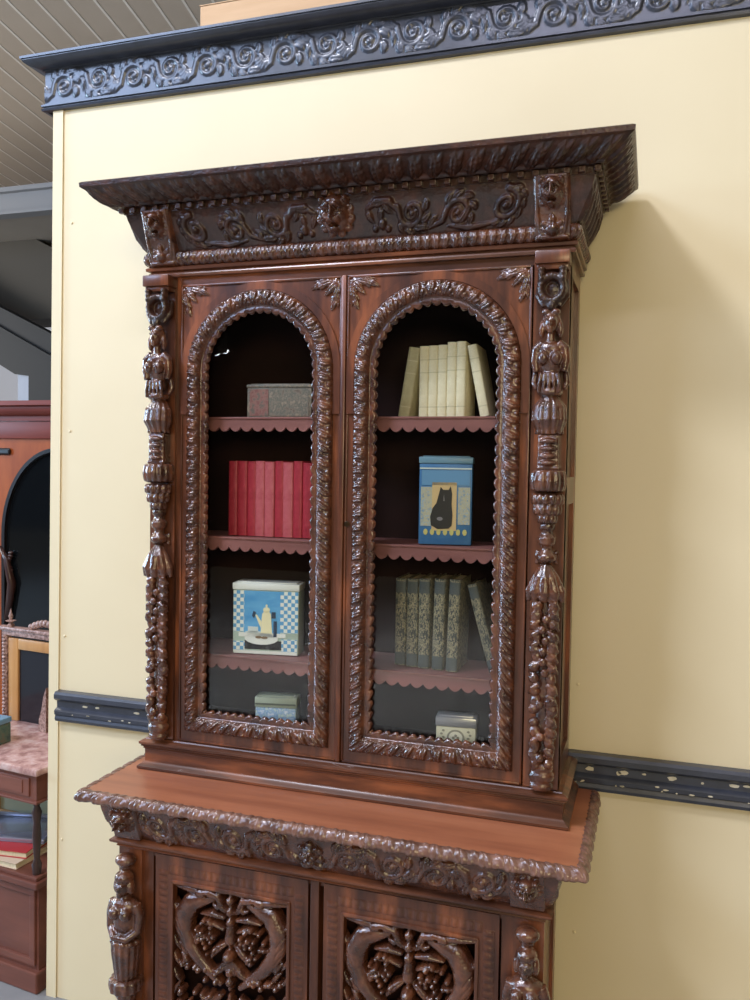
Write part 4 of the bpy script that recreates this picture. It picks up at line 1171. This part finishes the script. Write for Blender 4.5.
def armoire():
    R = empty('armoire', (-3.15, 2.3, 0)); tag(R, 'large orange-brown armoire with dark arched mirror behind the washstand', 'armoire')
    wd = mottled('orange_mahogany', [(.3, srgb(128, 60, 28)), (.7, srgb(168, 88, 42))], (6, 6, 1.5), .45, spec=.2)
    dk = mottled('mahogany_cornice', [(.3, srgb(98, 42, 34)), (.7, srgb(128, 60, 48))], (1, 9, 9), .45, spec=.25)
    bm = bmesh.new()
    box(bm, -.75, .75, 0, .5, 0, 2.15); obj('case', bm, wd, R)
    bm = bmesh.new(); prism(bm, [(0, 2.16), (-.03, 2.16), (-.03, 2.19), (-.06, 2.20), (-.08, 2.23), (-.08, 2.25), (-.11, 2.26), (-.11, 2.29), (0, 2.29)], -.85, .85, axis='x')
    box(bm, -.8, .8, -.05, .5, 2.28, 2.29)
    box(bm, -.76, .76, -.018, 0, 2.04, 2.158, .004)
    obj('cornice', bm, dk, R, 40)
    # arched mirrored door
    n = 30; out = []
    for i in range(n+1):
        a = PI*i/n; out.append((.17+.46*math.cos(a), 1.38+.60*math.sin(a)))
    poly = [(.63, .5)]+out+[(-.29, .5)]
    inn = [(.605, .5)]+[(.17+.435*math.cos(PI*i/n), 1.38+.575*math.sin(PI*i/n)) for i in range(n+1)]+[(-.265, .5)]
    bm = bmesh.new(); A = [bm.verts.new((x, -.03, z)) for x, z in poly]; B = [bm.verts.new((x, -.03, z)) for x, z in inn]
    A2 = [bm.verts.new((x, 0, z)) for x, z in poly]; B2 = [bm.verts.new((x, 0, z)) for x, z in inn]
    for i in range(len(A)-1):
        bm.faces.new((A[i], A[i+1], B[i+1], B[i])); bm.faces.new((A[i], A2[i], A2[i+1], A[i+1])); bm.faces.new((B[i], B[i+1], B2[i+1], B2[i]))
    obj('arched_moulding', bm, plain('black_moulding', srgb(26, 18, 16), .3), R, 40)
    bm = bmesh.new(); prism(bm, inn, -.006, -.002); obj('mirror', bm, plain('dark_armoire_glass', srgb(14, 16, 18), .08), R)
    bm = bmesh.new()
    box(bm, -.36, -.23, -.02, 0, 1.93, 1.975, .012); obj('escutcheon_bar', bm, plain('black_bar', srgb(20, 14, 14), .4), R)
    bm = bmesh.new()
    for s in range(9):
        ell(bm, -.22+.01*math.sin(s), -.03, 1.18+.02*s-.08, .02, .016, .014, 10)
    tube(bm, [(-.30, -.03, 1.30), (-.24, -.04, 1.22), (-.20, -.03, 1.05), (-.24, -.03, .80)], [.01, .02, .03, .02], 10)
    obj('carved_bracket', bm, plain('dark_carving', srgb(52, 26, 20), .3), R, 180)
armoire()

# ================================================================== LIGHT AND CAMERA
def area(name, loc, target, sx, sy, power, col, spread=PI):
    l = bpy.data.lights.new(name, 'AREA'); l.shape = 'RECTANGLE'; l.size = sx; l.size_y = sy; l.energy = power; l.color = col; l.spread = spread
    o = bpy.data.objects.new(name, l); C.objects.link(o); o.location = loc
    o.rotation_euler = (Vector(target)-Vector(loc)).to_track_quat('-Z', 'Y').to_euler()
    return o
area('skylight_key', (-2.0, -3.0, 6.3), (0, 0, 1.8), 1.1, .6, 212, (.90, .94, 1.10))
area('skylight_left', (-6.2, -6.8, 6.8), (-1, 0, 2.4), 3.6, 2.6, 400, (.56, .74, 1.12))
area('left_wall_fill', (-9.5, -1.9, 3.2), (-1, 0, 1.2), 1.4, 2.4, 430, (.62, .92, 1.25))  # added fill, a bluish wash that brightens the left of the wall
area('front_fill', (3.4, -9.0, 3.4), (0, 0, 1.7), 4.0, 2.0, 250, (1.0, .83, .50))  # added warm frontal fill for the shelf contents, no window there
area('roof_fill', (-15, 3.0, 4.0), (-8, 8, 6.5), 4.0, 3.0, 800, (.98, .95, .92))  # added uplight to brighten the roof sheeting
area('hall_lamp', (-4.2, .8, 4.6), (-2.6, 1.6, 0.5), .8, .8, 40, (1, .96, .9))
area('floor_fill', (-1.6, -5.5, 5.0), (-1.6, -5.5, 0), 1.0, 1.0, 170, (.95, .98, 1.0), math.radians(80))  # added to brighten the floor so it hazes the lower door glass
area('glint_fill', (.4, -4.6, 5.6), (0, 0, 1.8), 2.4, .25, 48, (.84, .86, 1.15))  # added cool source that puts glints on the carving
# twin strip light far down the hall: it shows only as a glint in the left door glass
R_ = empty('strip_light', (-9.7, -17.4, 4.95), math.radians(30)); tag(R_, 'twin fluorescent strip light reflected in the upper left door glass', kind='structure')
em, ent, eb = newmat('lit_tube'); eb.inputs['Emission Color'].default_value = (1, 1, 1, 1); eb.inputs['Emission Strength'].default_value = 22
for k_ in (-1, 1):
    bm = bmesh.new(); tube(bm, [(-.30+k_*.20, 0, .26), (.10+k_*.20, 0, -.26)], .07, 10); obj('tube', bm, em, R_, 60)
bm = bmesh.new(); box(bm, -.5, .5, .09, .15, -.3, .3, .01); obj('housing', bm, plain('grey_housing', srgb(120, 120, 120)), R_)

w = bpy.data.worlds.new('World'); bpy.context.scene.world = w; w.use_nodes = True
nt = w.node_tree; bg = nt.nodes['Background']; bg.inputs[1].default_value = .5
tc = nt.nodes.new('ShaderNodeTexCoord'); sp = nt.nodes.new('ShaderNodeSeparateXYZ'); cr = nt.nodes.new('ShaderNodeValToRGB')
nt.links.new(tc.outputs['Generated'], sp.inputs[0]); nt.links.new(sp.outputs['Z'], cr.inputs[0]); nt.links.new(cr.outputs[0], bg.inputs[0])
e = cr.color_ramp.elements; e[0].position = .28; e[0].color = (.025, .022, .02, 1); e[1].position = .62; e[1].color = (1.0, .86, .58, 1)

def cam():
    yaw, pit, rol, f = .316, -.0396, .0161, 846.17
    fwd = Vector((-math.sin(yaw)*math.cos(pit), math.cos(yaw)*math.cos(pit), math.sin(pit)))
    right = Vector((math.cos(yaw), math.sin(yaw), 0)); up = right.cross(fwd)
    r = right*math.cos(rol)+up*math.sin(rol); u = -right*math.sin(rol)+up*math.cos(rol)
    c = bpy.data.cameras.new('camera'); c.sensor_fit = 'VERTICAL'; c.sensor_height = 24; c.lens = f/1000*24
    o = bpy.data.objects.new('camera', c); C.objects.link(o)
    M = Matrix((( r.x, u.x, -fwd.x, .788), (r.y, u.y, -fwd.y, -2.4317), (r.z, u.z, -fwd.z, 1.89), (0, 0, 0, 1)))
    o.matrix_world = M
    c.clip_start = .05; c.clip_end = 100
    bpy.context.scene.camera = o
cam()
vs = bpy.context.scene.view_settings
vs.view_transform = 'Standard'; vs.look = 'None'; vs.gamma = 1; vs.exposure = 0; vs.use_curve_mapping = False
